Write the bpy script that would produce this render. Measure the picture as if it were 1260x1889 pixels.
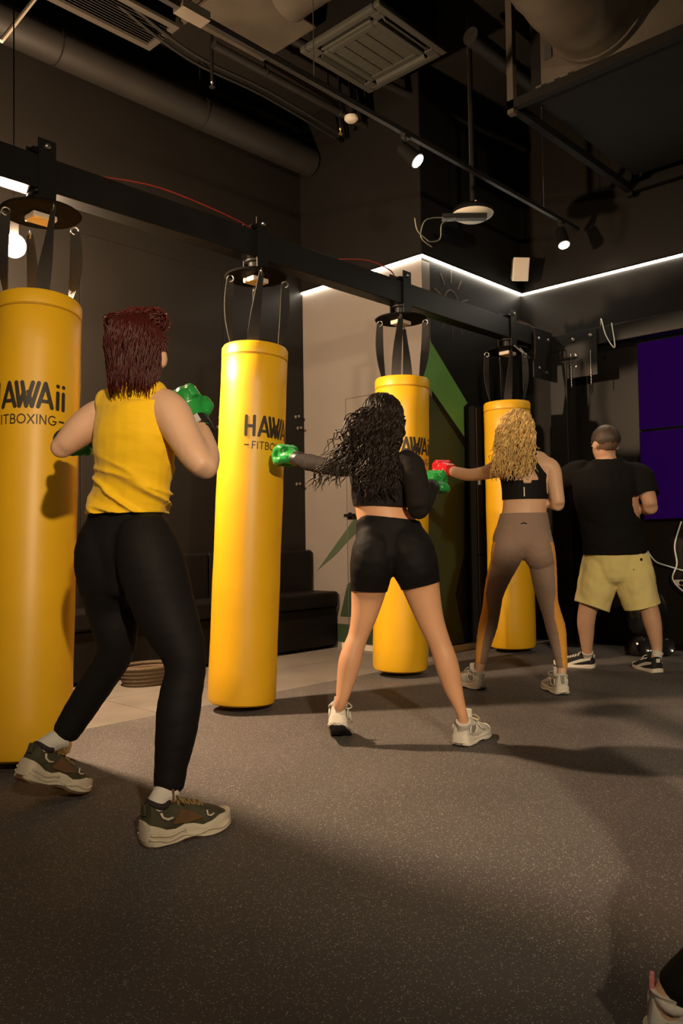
import bpy, bmesh, math, random
from mathutils import Vector, Matrix, noise
random.seed(7)
PI = math.pi
V = Vector
for o in list(bpy.data.objects): bpy.data.objects.remove(o, do_unlink=True)
COL = bpy.context.scene.collection
scn = bpy.context.scene

# ---------------------------------------------------------------- camera
F, YAW, PITCH, ROLL, CH = 1492.6, 0.7603, 0.03456, -0.01454, 0.88
CAM = V((0, 0, CH))
_f = V((math.cos(YAW)*math.cos(PITCH), math.sin(YAW)*math.cos(PITCH), math.sin(PITCH)))
_r0 = _f.cross(V((0, 0, 1))).normalized(); _u0 = _r0.cross(_f)
_r = _r0*math.cos(ROLL) + _u0*math.sin(ROLL); _u = -_r0*math.sin(ROLL) + _u0*math.cos(ROLL)
cd = bpy.data.cameras.new('camera'); cam = bpy.data.objects.new('camera', cd); COL.objects.link(cam)
cam.matrix_world = Matrix(((_r.x, _u.x, -_f.x, CAM.x), (_r.y, _u.y, -_f.y, CAM.y), (_r.z, _u.z, -_f.z, CAM.z), (0, 0, 0, 1)))
cd.sensor_fit = 'VERTICAL'; cd.sensor_height = 36.0; cd.lens = F*36.0/1889.0
cd.clip_start = 0.02; cd.clip_end = 60
scn.camera = cam
AWAY = V((_f.x, _f.y, 0)).normalized()      # level view direction
RIGHT = V((_r.x, _r.y, 0)).normalized()
UP = V((0, 0, 1))
def ray(x, y): return _r*((x-630)/F) + _u*((944.5-y)/F) + _f
def at(x, y, dep): return CAM + ray(x, y)*dep
def onz(x, y, z=0.0):
    d = ray(x, y); return CAM + d*((z-CH)/d.z)
def onx(x, y, X):
    d = ray(x, y); return CAM + d*(X/d.x)
def ony(x, y, Y):
    d = ray(x, y); return CAM + d*(Y/d.y)

# ---------------------------------------------------------------- world, exposure
w = bpy.data.worlds.new('world'); scn.world = w; w.use_nodes = True
w.node_tree.nodes['Background'].inputs[0].default_value = (1.0, 0.78, 0.55, 1)
w.node_tree.nodes['Background'].inputs[1].default_value = 0.0
vs = scn.view_settings
vs.view_transform = 'Standard'; vs.look = 'None'; vs.gamma = 1.0; vs.use_curve_mapping = False
vs.exposure = 0.3
KEY_POS = V((1.80, 3.97, 2.39)); KEY_STRENGTH = 3250.0
FILL_POS = V((-0.9, -2.4, 2.75)); FILL_W = 92.0
TRACK_W = 7.0
LED_STRENGTH = 22.0
WARM = (1.0, 0.70, 0.44)

# ---------------------------------------------------------------- materials
MATS = {}
def mat(name, col, rough=0.6, metal=0.0, spec=0.5, noise_amt=0.0, noise_scale=20.0, bump=0.0, bump_scale=60.0, emit=None, estr=0.0, sheen=0.0, stretch=None, trans=0.0, sss=0.0):
    if name in MATS: return MATS[name]
    m = bpy.data.materials.new(name); m.use_nodes = True
    nt = m.node_tree; b = nt.nodes['Principled BSDF']
    b.inputs['Base Color'].default_value = (*col, 1); b.inputs['Roughness'].default_value = rough
    b.inputs['Metallic'].default_value = metal
    b.inputs['Specular IOR Level'].default_value = spec
    if sheen: b.inputs['Sheen Weight'].default_value = sheen; b.inputs['Sheen Roughness'].default_value = 0.5
    if trans: b.inputs['Transmission Weight'].default_value = trans
    if sss:
        b.inputs['Subsurface Weight'].default_value = sss; b.inputs['Subsurface Radius'].default_value = (0.012, 0.005, 0.003)
    if emit: b.inputs['Emission Color'].default_value = (*emit, 1); b.inputs['Emission Strength'].default_value = estr
    tc = nt.nodes.new('ShaderNodeTexCoord'); mp = nt.nodes.new('ShaderNodeMapping')
    nt.links.new(tc.outputs['Object'], mp.inputs[0])
    if stretch: mp.inputs['Scale'].default_value = stretch
    if noise_amt:
        n = nt.nodes.new('ShaderNodeTexNoise'); n.inputs['Scale'].default_value = noise_scale; n.inputs['Detail'].default_value = 5
        nt.links.new(mp.outputs[0], n.inputs['Vector'])
        r = nt.nodes.new('ShaderNodeValToRGB')
        r.color_ramp.elements[0].position = 0.3; r.color_ramp.elements[1].position = 0.7
        r.color_ramp.elements[0].color = (*[c*(1-noise_amt) for c in col], 1)
        r.color_ramp.elements[1].color = (*[min(1, c*(1+noise_amt)) for c in col], 1)
        nt.links.new(n.outputs['Fac'], r.inputs[0]); nt.links.new(r.outputs[0], b.inputs['Base Color'])
    if bump:
        n2 = nt.nodes.new('ShaderNodeTexNoise'); n2.inputs['Scale'].default_value = bump_scale; n2.inputs['Detail'].default_value = 4
        nt.links.new(mp.outputs[0], n2.inputs['Vector'])
        bp = nt.nodes.new('ShaderNodeBump'); bp.inputs['Strength'].default_value = bump; bp.inputs['Distance'].default_value = 0.01
        nt.links.new(n2.outputs['Fac'], bp.inputs['Height']); nt.links.new(bp.outputs[0], b.inputs['Normal'])
    MATS[name] = m; return m
def emis(name, col, s):
    return mat(name, (0.02, 0.02, 0.02), 0.5, emit=col, estr=s)

def add_translucent(m, col, fac):
    nt = m.node_tree; b = nt.nodes['Principled BSDF']; out = nt.nodes['Material Output']
    t = nt.nodes.new('ShaderNodeBsdfTranslucent'); t.inputs[0].default_value = (*col, 1)
    mx = nt.nodes.new('ShaderNodeMixShader'); mx.inputs[0].default_value = fac
    nt.links.new(b.outputs[0], mx.inputs[1]); nt.links.new(t.outputs[0], mx.inputs[2]); nt.links.new(mx.outputs[0], out.inputs['Surface'])
def rubber_mat():
    m = bpy.data.materials.new('speckled rubber'); m.use_nodes = True; nt = m.node_tree; b = nt.nodes['Principled BSDF']
    tc = nt.nodes.new('ShaderNodeTexCoord')
    vo = nt.nodes.new('ShaderNodeTexVoronoi'); vo.inputs['Scale'].default_value = 250
    nt.links.new(tc.outputs['Object'], vo.inputs['Vector'])
    sep = nt.nodes.new('ShaderNodeSeparateColor'); nt.links.new(vo.outputs['Color'], sep.inputs[0])
    th = nt.nodes.new('ShaderNodeMath'); th.operation = 'GREATER_THAN'; th.inputs[1].default_value = 0.72
    nt.links.new(sep.outputs[0], th.inputs[0])
    ds = nt.nodes.new('ShaderNodeMath'); ds.operation = 'LESS_THAN'; ds.inputs[1].default_value = 0.42
    nt.links.new(vo.outputs['Distance'], ds.inputs[0])
    mu = nt.nodes.new('ShaderNodeMath'); mu.operation = 'MULTIPLY'; nt.links.new(th.outputs[0], mu.inputs[0]); nt.links.new(ds.outputs[0], mu.inputs[1])
    mu2 = nt.nodes.new('ShaderNodeMath'); mu2.operation = 'MULTIPLY'; nt.links.new(mu.outputs[0], mu2.inputs[0]); nt.links.new(sep.outputs[1], mu2.inputs[1])
    n = nt.nodes.new('ShaderNodeTexNoise'); n.inputs['Scale'].default_value = 1.6; n.inputs['Detail'].default_value = 6
    nt.links.new(tc.outputs['Object'], n.inputs['Vector'])
    rp = nt.nodes.new('ShaderNodeValToRGB'); rp.color_ramp.elements[0].position = .3; rp.color_ramp.elements[1].position = .7
    rp.color_ramp.elements[0].color = (0.086, 0.074, 0.070, 1); rp.color_ramp.elements[1].color = (0.113, 0.098, 0.093, 1)
    nt.links.new(n.outputs['Fac'], rp.inputs[0])
    mx = nt.nodes.new('ShaderNodeMixRGB'); mx.inputs[2].default_value = (0.50, 0.45, 0.40, 1)
    nt.links.new(mu2.outputs[0], mx.inputs[0]); nt.links.new(rp.outputs[0], mx.inputs[1]); nt.links.new(mx.outputs[0], b.inputs['Base Color'])
    b.inputs['Roughness'].default_value = 0.75; b.inputs['Specular IOR Level'].default_value = 0.35
    n2 = nt.nodes.new('ShaderNodeTexNoise'); n2.inputs['Scale'].default_value = 260; nt.links.new(tc.outputs['Object'], n2.inputs['Vector'])
    bp = nt.nodes.new('ShaderNodeBump'); bp.inputs['Strength'].default_value = 0.35; bp.inputs['Distance'].default_value = 0.004
    nt.links.new(n2.outputs['Fac'], bp.inputs['Height']); nt.links.new(bp.outputs[0], b.inputs['Normal'])
    return m

M_RUBBER = rubber_mat()
M_TILE = mat('pale floor tile', (0.21, 0.183, 0.156), 0.5, noise_amt=0.12, noise_scale=3)
M_GROUT = mat('tile joint', (0.14, 0.12, 0.10), 0.9)
M_WALLD = mat('dark wall panel', (0.0105, 0.0088, 0.0072), 0.5, spec=0.18, noise_amt=0.1, noise_scale=2)
M_WALLA = mat('black wall paint', (0.0075, 0.0063, 0.0051), 0.55, spec=0.18, noise_amt=0.1, noise_scale=2)
M_WALLB = mat('dark brown gloss wall', (0.009, 0.0072, 0.0056), 0.45, spec=0.18, noise_amt=0.1, noise_scale=2)
M_WALLC = mat('taupe wall paint', (0.175, 0.150, 0.128), 0.75, noise_amt=0.06, noise_scale=2)
M_CEIL = mat('black ceiling paint', (0.014, 0.012, 0.0095), 0.9, spec=0.1, noise_amt=0.2, noise_scale=2)
M_GREEN = mat('mural light green', (0.10, 0.26, 0.055), 0.6)
M_DKGREEN = mat('mural dark green', (0.020, 0.040, 0.016), 0.6)
M_LEAF = mat('mural leaf green', (0.045, 0.065, 0.035), 0.6)
M_SUN = mat('mural sun tan', (0.13, 0.095, 0.058), 0.7)
M_BLACK = mat('black steel', (0.009, 0.008, 0.007), 0.42, 0.0, 0.3, noise_amt=0.2, noise_scale=8)
M_BLACKP = mat('black plastic', (0.006, 0.0055, 0.005), 0.75, spec=0.06)
M_STEEL = mat('bright steel', (0.55, 0.52, 0.48), 0.3, 1.0)
M_BENCH = mat('black vinyl upholstery', (0.006, 0.005, 0.0045), 0.5, spec=0.2, bump=0.15, bump_scale=90)
M_BAG = mat('yellow vinyl', (0.78, 0.425, 0.010), 0.42, noise_amt=0.05, noise_scale=5, bump=0.12, bump_scale=7)
M_SEAM = mat('yellow seam thread', (0.42, 0.22, 0.01), 0.6)
M_PRINT = mat('dark brown print', (0.030, 0.018, 0.010), 0.55)
M_STRAP = mat('black webbing', (0.020, 0.017, 0.015), 0.75, bump=0.3, bump_scale=400)
M_SENSOR = mat('beige plastic', (0.62, 0.52, 0.42), 0.5)
M_DUCT = mat('dusty galvanised duct', (0.055, 0.045, 0.033), 0.65, 0.0, 0.2, noise_amt=0.25, noise_scale=4)
M_DKDUCT = mat('dark painted duct', (0.0055, 0.0047, 0.004), 0.7, spec=.15, noise_amt=0.2, noise_scale=4)
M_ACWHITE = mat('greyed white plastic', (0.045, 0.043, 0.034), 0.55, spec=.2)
M_ACDARK = mat('dark grille slot', (0.02, 0.018, 0.015), 0.7)
M_WHITEP = mat('off white plastic', (0.62, 0.56, 0.46), 0.5)
M_CABLE = mat('white cable', (0.70, 0.72, 0.70), 0.5)
M_REDWIRE = mat('red wire', (0.30, 0.03, 0.02), 0.5)
M_LED = emis('led diffuser', (1.0, 0.90, 0.72), LED_STRENGTH)
M_BULB = emis('lamp globe', WARM, KEY_STRENGTH)
M_LENS = emis('spot lens', (1.0, 0.85, 0.62), 60.0)
M_SCREEN = mat('purple screen', (.002, .001, .004), .5, spec=.0, emit=(0.16, 0.0, 0.52), estr=0.055)

# ---------------------------------------------------------------- helpers
def tag(o, label=None, cat=None, group=None, kind=None):
    if label: o['label'] = label
    if cat: o['category'] = cat
    if group: o['group'] = group
    if kind: o['kind'] = kind
    return o
def thing(name, loc, label, cat, group=None):
    o = bpy.data.objects.new(name, None); COL.objects.link(o); o.location = loc; o.empty_display_size = 0.1
    return tag(o, label, cat, group)
def world_off(o):
    t = V((0, 0, 0))
    while o is not None: t = t + V(o.location); o = o.parent
    return t
class Geo:
    def __init__(s): s.v = []; s.f = []
    def add(s, vs, fs):
        b = len(s.v); s.v += [V(p) for p in vs]; s.f += [tuple(i+b for i in f) for f in fs]; return s
    def box(s, a, b):
        x0, x1 = sorted((a[0], b[0])); y0, y1 = sorted((a[1], b[1])); z0, z1 = sorted((a[2], b[2]))
        p = [(x0,y0,z0),(x1,y0,z0),(x1,y1,z0),(x0,y1,z0),(x0,y0,z1),(x1,y0,z1),(x1,y1,z1),(x0,y1,z1)]
        return s.add(p, [(0,3,2,1),(4,5,6,7),(0,1,5,4),(1,2,6,5),(2,3,7,6),(3,0,4,7)])
    def obox(s, c, ax, ay, az, hx, hy, hz):
        c = V(c); p = []
        for k in (-1, 1):
            for (i, j) in ((-1,-1),(1,-1),(1,1),(-1,1)): p.append(c + ax*(i*hx) + ay*(j*hy) + az*(k*hz))
        return s.add(p, [(0,3,2,1),(4,5,6,7),(0,1,5,4),(1,2,6,5),(2,3,7,6),(3,0,4,7)])
    def tube(s, pts, r, n=8, cap=True, rb=None, side=None):
        pts = [V(p) for p in pts]; m = len(pts)
        rs = r if isinstance(r, (list, tuple)) else [r]*m
        rbs = rb if rb is not None else rs
        if not isinstance(rbs, (list, tuple)): rbs = [rbs]*m
        vs = []; prev = None
        for i, p in enumerate(pts):
            t = (pts[min(i+1, m-1)] - pts[max(i-1, 0)])
            if t.length < 1e-9: t = V((0, 0, 1))
            t.normalize()
            if side is not None: a = V(side[i] if isinstance(side, list) else side)
            elif prev is not None: a = prev
            else: a = V((1, 0, 0)) if abs(t.x) < 0.9 else V((0, 1, 0))
            a = a - t*a.dot(t)
            if a.length < 1e-6: a = t.orthogonal()
            a.normalize(); prev = a; b = t.cross(a)
            for k in range(n):
                an = 2*PI*k/n; vs.append(p + a*(math.cos(an)*rs[i]) + b*(math.sin(an)*rbs[i]))
        fs = []
        for i in range(m-1):
            for k in range(n):
                k2 = (k+1) % n; fs.append((i*n+k, i*n+k2, (i+1)*n+k2, (i+1)*n+k))
        if cap:
            fs.append(tuple(reversed(range(n)))); fs.append(tuple((m-1)*n+k for k in range(n)))
        return s.add(vs, fs)
    def cyl(s, a, b, r, n=20): return s.tube([a, b], r, n)
    def lathe(s, prof, c=(0, 0, 0), n=32, axis=None):
        c = V(c); ax = V(axis or (0, 0, 1)).normalized(); a = ax.orthogonal().normalized() if abs(ax.z) < 0.999 else V((1, 0, 0)); b = ax.cross(a)
        vs = []; m = len(prof)
        for (r, z) in prof:
            for k in range(n):
                an = 2*PI*k/n; vs.append(c + ax*z + (a*math.cos(an) + b*math.sin(an))*max(r, 1e-4))
        fs = [(i*n+k, i*n+(k+1) % n, (i+1)*n+(k+1) % n, (i+1)*n+k) for i in range(m-1) for k in range(n)]
        fs.append(tuple(reversed(range(n)))); fs.append(tuple((m-1)*n+k for k in range(n)))
        return s.add(vs, fs)
    def ball(s, c, rx, ry=None, rz=None, n=16, m=10, ax=None, ay=None, az=None):
        ry = ry or rx; rz = rz or rx; c = V(c); ax = ax or V((1, 0, 0)); ay = ay or V((0, 1, 0)); az = az or V((0, 0, 1))
        vs = []
        for i in range(m+1):
            th = PI*(i+0.02)/(m+0.04) - PI/2
            for k in range(n):
                ph = 2*PI*k/n; vs.append(c + ax*(rx*math.cos(th)*math.cos(ph)) + ay*(ry*math.cos(th)*math.sin(ph)) + az*(rz*math.sin(th)))
        fs = [(i*n+k, i*n+(k+1) % n, (i+1)*n+(k+1) % n, (i+1)*n+k) for i in range(m) for k in range(n)]
        fs.append(tuple(reversed(range(n)))); fs.append(tuple(m*n+k for k in range(n)))
        return s.add(vs, fs)
    def prism(s, poly, off):          # poly of 3D points extruded by vector
        n = len(poly); off = V(off); vs = [V(p) for p in poly] + [V(p)+off for p in poly]
        return s.add(vs, [tuple(reversed(range(n))), tuple(range(n, 2*n))] + [(i, (i+1) % n, n+(i+1) % n, n+i) for i in range(n)])
    def mesh(s, name):
        me = bpy.data.meshes.new(name); me.from_pydata([tuple(p) for p in s.v], [], s.f); me.validate(); me.update(); return me
    def build(s, name, m, parent=None, smooth=False, bevel=0.0, fixn=True, local=False):
        off = V((0, 0, 0)) if (parent is None or local) else world_off(parent)
        if off.length: s.v = [p-off for p in s.v]
        me = s.mesh(name)
        if fixn:
            bm = bmesh.new(); bm.from_mesh(me); bmesh.ops.recalc_face_normals(bm, faces=bm.faces); bm.to_mesh(me); bm.free()
        o = bpy.data.objects.new(name, me); COL.objects.link(o)
        if m: me.materials.append(m)
        if parent: o.parent = parent
        if smooth:
            for p in me.polygons: p.use_smooth = True
            if smooth == 'auto': me.set_sharp_from_angle(angle=math.radians(38))
        if bevel:
            b = o.modifiers.new('bevel', 'BEVEL'); b.width = bevel; b.segments = 2; b.limit_method = 'ANGLE'
        return o
def catmull(pts, sub):
    P = [tuple(p) for p in pts]; n = len(P); out = []
    for i in range(n-1):
        p0 = P[max(i-1, 0)]; p1 = P[i]; p2 = P[i+1]; p3 = P[min(i+2, n-1)]
        for k in range(sub):
            t = k/sub
            out.append(tuple(0.5*((2*b) + (-a+c)*t + (2*a-5*b+4*c-d)*t*t + (-a+3*b-3*c+d)*t**3) for a, b, c, d in zip(p0, p1, p2, p3)))
    out.append(P[-1]); return out
def cable(pts, r, sub=6, n=6):
    g = Geo(); g.tube([V(p) for p in catmull(pts, sub)], r, n); return g
def copy_tree(o, parent=None):
    c = o.copy(); COL.objects.link(c); c.parent = parent
    for ch in list(o.children): copy_tree(ch, c)
    return c

# ================================================================ ROOM
U0, U1, V0, V1, CEIL = -3.0, 6.26, -3.0, 5.03, 4.55
WC, WA = 4.83, 3.72            # taupe return wall (x) and black corner wall (y)
MATY = 3.565
fl = tag(Geo().box((U0-.1, V0-.1, -.12), (U1+.1, V1+.1, -.012)).build('floor', M_GROUT), kind='structure')
ty = MATY
tile_me = None; TS = 0.6
nx = int((WC-U0)/TS)+2
for j in range(3):
    y0 = MATY + j*TS
    if y0 > V1: break
    y1 = min(y0+TS, V1+.05)
    for i in range(nx):
        x0 = U0 + i*TS; x1 = min(x0+TS, WC+.05)
        if x0 > WC: break
        Geo().box((x0+.002, y0+.002, -.012), (x1-.002, y1-.002, -.003)).build('tile', M_TILE, fl)
g = Geo(); g.box((U0, V0, -.012), (WC, MATY, 0.0)); g.box((WC, V0, -.012), (U1, WA, 0.0))
tag(g.build('rubber_flooring', M_RUBBER), kind='structure')
tag(Geo().box((U0-.1, V0-.1, CEIL), (U1+.1, V1+.1, CEIL+.1)).build('ceiling', M_CEIL), kind='structure')
wl = tag(Geo().box((U0-.1, V1, -.012), (WC, V1+.1, CEIL)).build('wall_left', M_WALLD), kind='structure')
us = ony(410, 600, V1).x
k = -6
while k < 3:
    a = us + k*1.22 + .003; b = min(us + (k+1)*1.22 - .003, WC-.002)
    if b > U0 and a < WC-.01: Geo().box((max(a, U0), V1-.008, .0), (b, V1, 3.0)).build('panel', M_WALLD, wl, bevel=.002)
    k += 1
wcn = tag(Geo().box((WC, WA, -.012), (WC+.1, V1+.1, CEIL)).build('wall_passage', M_WALLC), kind='structure')
wcor = tag(Geo().box((WC+.1, WA, -.012), (U1+.1, WA+.1, CEIL)).build('wall_corner', M_WALLA), kind='structure')
# black upper band above the light line on the taupe wall
Geo().box((WC-.004, WA, 3.035), (WC, V1, CEIL)).build('upper_band', M_WALLA, wcn)
Geo().box((WC, WA-.004, 3.0), (WC+.1, WA, CEIL)).build('corner_cap', M_WALLA, wcn)
wfr = tag(Geo().box((U1, V0-.1, -.012), (U1+.1, WA, CEIL)).build('wall_front', M_WALLB), kind='structure')
tag(Geo().box((U0-.1, V0-.1, -.012), (U1, V0, CEIL)).build('wall_right', M_WALLA), kind='structure')
tag(Geo().box((U0-.1, V0, -.012), (U0, V1, CEIL)).build('wall_back', M_WALLA), kind='structure')
tag(Geo().box((WC+.1, WA-.012, 0), (U1, WA, .05)).build('baseboard_corner', M_WHITEP), kind='structure')
tag(Geo().box((WC-.012, WA, -.003), (WC, 4.6, .04)).build('baseboard_passage', M_WHITEP), kind='structure')
tag(Geo().box((U1-.012, V0, 0), (U1, WA-.02, .05)).build('baseboard_front', M_BLACKP), kind='structure')

# murals (painted shapes, a millimetre of paint)
def mural_A(pts, m, name): Geo().prism([ony(x, y, WA) for x, y in pts], (0, -.002, 0)).build(name, m, wcor)
def mural_C(pts, m, name): Geo().prism([onx(x, y, WC) for x, y in pts], (-.002, 0, 0)).build(name, m, wcn)
gp = [(WC, 2.47), (5.40, 1.965), (5.345, 1.93), (5.345, 1.69), (WC, 2.09)]
Geo().prism([V((max(a, WC), WA, b)) for a, b in gp], (0, -.002, 0)).build('painted_leaf', M_GREEN, wcor)
gp = [(WC, 2.04), (5.345, 1.60), (5.31, .75), (5.18, .45), (5.3, .06), (WC, .06)]
Geo().prism([V((a, WA, b)) for a, b in gp], (0, -.002, 0)).build('painted_leaf', M_DKGREEN, wcor)
mural_C([(585, 1053), (655, 955), (668, 952), (668, 985), (655, 985), (618, 1025)], M_LEAF, 'painted_leaf')
gp = [(4.72, .19), (4.72, .045), (3.73, .045), (3.73, .20)]
Geo().prism([V((WC, a, b)) for a, b in gp], (-.002, 0, 0)).build('painted_base', M_DKGREEN, wcn)
mural_C([(628, 1137), (641, 1078), (665, 1060), (680, 1140)], M_DKGREEN, 'painted_leaf')
# door outline in the taupe wall
dp = Geo(); d0, d1, dz = onx(638, 735, WC).y, 3.86, 2.04
dp.box((WC-.0025, d0, .04), (WC, d0+.006, dz)); dp.box((WC-.0025, d1, dz-.006), (WC, d0, dz)); dp.box((WC-.0025, d1, .04), (WC, d1+.006, dz))
do = thing('door_1', (WC, (d0+d1)/2, 0), 'flush taupe door set into the taupe wall with thin outline', 'door'); do['kind'] = 'structure'; del do['category']
dp.build('door_outline', mat('door gap', (.09, .075, .06), .8), do)
dh = Geo(); hy = onx(648, 951, WC); dh.box((WC-.05, d0-.12, hy.z-.012), (WC-.035, d0-.005, hy.z+.012)); dh.cyl((WC-.04, d0-.03, hy.z), (WC, d0-.03, hy.z), .01); dh.cyl((WC-.006, d0-.03, hy.z), (WC, d0-.03, hy.z), .026)
dh.build('door_handle', M_BLACKP, do)
# painted sun outline
sc = ony(833, 562, WA); sg = Geo()
arc = [V((sc.x + .095*math.cos(a), WA-.001, sc.z + .115*math.sin(a))) for a in [math.radians(-35+i*12) for i in range(21)]]
for a, b in zip(arc, arc[1:]):
    sg.obox((a+b)/2, (b-a).normalized(), V((0, 1, 0)), (b-a).normalized().cross(V((0, 1, 0))), (b-a).length/2+.002, .0012, .0055)
for i in range(10):
    an = math.radians(-90 + i*36); r1, r2 = .15, .235
    if -170 < math.degrees(an) < -100: pass
    d = V((math.cos(an), 0, math.sin(an)*1.15)); a = sc + d*r1; b = sc + d*r2; a.y = b.y = WA-.001; e = (b-a).normalized()
    sg.obox((a+b)/2, e, V((0, 1, 0)), e.cross(V((0, 1, 0))), (b-a).length/2, .0012, .0055)
sg.build('painted_sun', M_SUN, wcor)

# LED lines
def led(name, a, b, label):
    a, b = V(a), V(b); d = (b-a).normalized(); n = V((0, 0, 1)); s_ = d.cross(n); L = (b-a).length/2
    t = thing(name, (a+b)/2, label, 'light strip', 'light strips along the walls')
    Geo().obox((a+b)/2 + n*.014, d, s_, n, L, .012, .006).build('channel', M_BLACKP, t)
    Geo().obox((a+b)/2, d, s_, n, L, .010, .0065).build('diffuser', M_LED, t)
LZ = 3.02
led('light_strip', (WC-.012, WA-.004, LZ), (WC-.012, V1-.01, LZ), 'white light strip along the top of the taupe wall')
led('light_strip', (WC-.02, WA-.013, LZ), (U1-.004, WA-.013, LZ), 'white light strip on the black wall above the painted sun')
led('light_strip', (U1-.013, WA-.02, LZ), (U1-.013, -1.0, LZ), 'white light strip running above the purple screens')

# wall knobs (coat hooks) on the dark wall
for (x, y) in [(545, 769), (549, 790), (547, 893), (405, 771), (402, 788), (400, 843)]:
    p = ony(x, y, V1-.008)
    if p.x > WC-.02: p.x = WC-.03
    h = Geo(); h.lathe([(.014, 0), (.014, .004), (.006, .006), (.006, .03), (.012, .034), (.012, .044), (.004, .047)], p, 12, (0, -1, 0))
    tag(h.build('coat_knob', M_STEEL, smooth='auto'), 'small steel coat knob on the dark wall', 'knob', 'coat knobs on the dark wall')

# ---------------------------------------------------------------- bench along the dark wall
be = thing('bench', (3.4, 4.8, 0), 'long black upholstered bench along the dark wall', 'bench')
BX0, BX1, BY0 = 1.55, WC-.015, 4.62
Geo().box((BX0, BY0+.03, .02), (BX1, V1-.012, .33)).build('base', M_BENCH, be, bevel=.01)
nseg = 3
for i in range(nseg):
    a = BX0 + (BX1-BX0)*i/nseg; b = BX0 + (BX1-BX0)*(i+1)/nseg
    Geo().box((a+.003, BY0, .335), (b-.003, V1-.10, .46)).build('seat_cushion', M_BENCH, be, bevel=.02)
    Geo().box((a+.003, V1-.11, .335), (b-.003, V1-.012, .80)).build('back_cushion', M_BENCH, be, bevel=.02)
p = ony(88, 1116, 4.75)
bxm = Geo().box((p.x-.12, 4.70, .463), (p.x+.10, 4.85, .50))
tag(bxm.build('flat_box', mat('dark grey box', (.06, .055, .05), .5), bevel=.004), 'flat dark box lying on the black bench', 'box')
p = onz(152, 1236, 0.0); p.y = min(p.y, 4.5)
bk = thing('basket', (p.x, 4.42, -.003), 'brown wicker basket on the floor in front of the bench', 'basket')
M_WICK = mat('brown wicker', (.10, .065, .035), .8, bump=.6, bump_scale=80)
for i in range(5):
    r = .11 + .006*i; z = .012 + i*.024
    Geo().tube([V((p.x + r*1.4*math.cos(a), 4.42 + r*math.sin(a), z)) for a in [2*PI*k/24 for k in range(25)]], .0135, 6, cap=False).build('weave_ring', M_WICK, bk, smooth=True)
Geo().ball((p.x, 4.42, .012), .15, .11, .012, n=20, m=6).build('basket_floor', M_WICK, bk, smooth=True)

# dark electrical cupboard beside the last bag
cb = thing('wall_cabinet', (5.49, WA, 0), 'tall black metal cabinet against the wall behind the last bag', 'cabinet')
Geo().box((5.35, WA-.10, .06), (5.63, WA-.013, 1.93)).build('body', M_BLACKP, cb, bevel=.004)
Geo().box((5.362, WA-.108, .75), (5.618, WA-.101, 1.915)).build('door', M_BLACK, cb, bevel=.002)
Geo().box((5.362, WA-.108, .075), (5.618, WA-.101, .74)).build('door', M_BLACK, cb, bevel=.002)
Geo().box((5.375, WA-.122, 1.30), (5.39, WA-.108, 1.36)).build('handle', M_STEEL, cb)

# ---------------------------------------------------------------- bag rig
RV = 3.36
rig = thing('bag_rig', (6.1, 3.25, 0), 'black steel overhead beam frame carrying the punching bags', 'steel frame')
Geo().box((-2.2, RV-.05, 2.42), (6.05, RV+.05, 2.57)).build('beam', M_BLACK, rig, bevel=.004)
Geo().box((6.02, -2.0, 2.40), (6.13, RV-.055, 2.535)).build('beam', M_BLACK, rig, bevel=.004)
colm = Geo().box((6.005, 3.165, 0), (6.155, 3.315, 2.395)); colm.box((5.95, 3.10, 0), (6.21, 3.36, .012)); colm.build('column', M_BLACK, rig, bevel=.003)
Geo().box((-2.2, RV-.06, 0), (-2.06, RV+.06, 2.41)).build('column', M_BLACK, rig, bevel=.003)
Geo().box((6.005, -2.1, 0), (6.145, -1.95, 2.395)).build('column', M_BLACK, rig, bevel=.003)
Geo().box((5.72, RV-.064, 2.16), (6.16, RV-.054, 2.52)).build('gusset_plate', M_BLACK, rig)
Geo().box((6.006, 2.90, 2.16), (6.016, 3.16, 2.52)).build('gusset_plate', M_BLACK, rig)
for (x, z) in [(5.80, 2.48), (5.95, 2.49), (5.80, 2.24), (5.92, 2.22)]:
    Geo().lathe([(.014, 0), (.014, .008), (.006, .012)], (x, RV-.064, z), 10, (0, -1, 0)).build('bolt', M_STEEL, rig, smooth='auto')
for (y, z) in [(3.10, 2.47), (2.95, 2.48), (3.08, 2.25), (3.08, 2.34)]:
    Geo().lathe([(.014, 0), (.014, .008), (.006, .012)], (6.006, y, z), 10, (-1, 0, 0)).build('bolt', M_STEEL, rig, smooth='auto')
for (y0, z0) in [(2.95, 2.36), (3.12, 2.36)]:
    Geo().tube([(6.0, y0, z0-.012*i) for i in range(24)], [.0025 + .0025*(i % 2) for i in range(24)], 5).build('chain', M_STEEL, rig)

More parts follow.
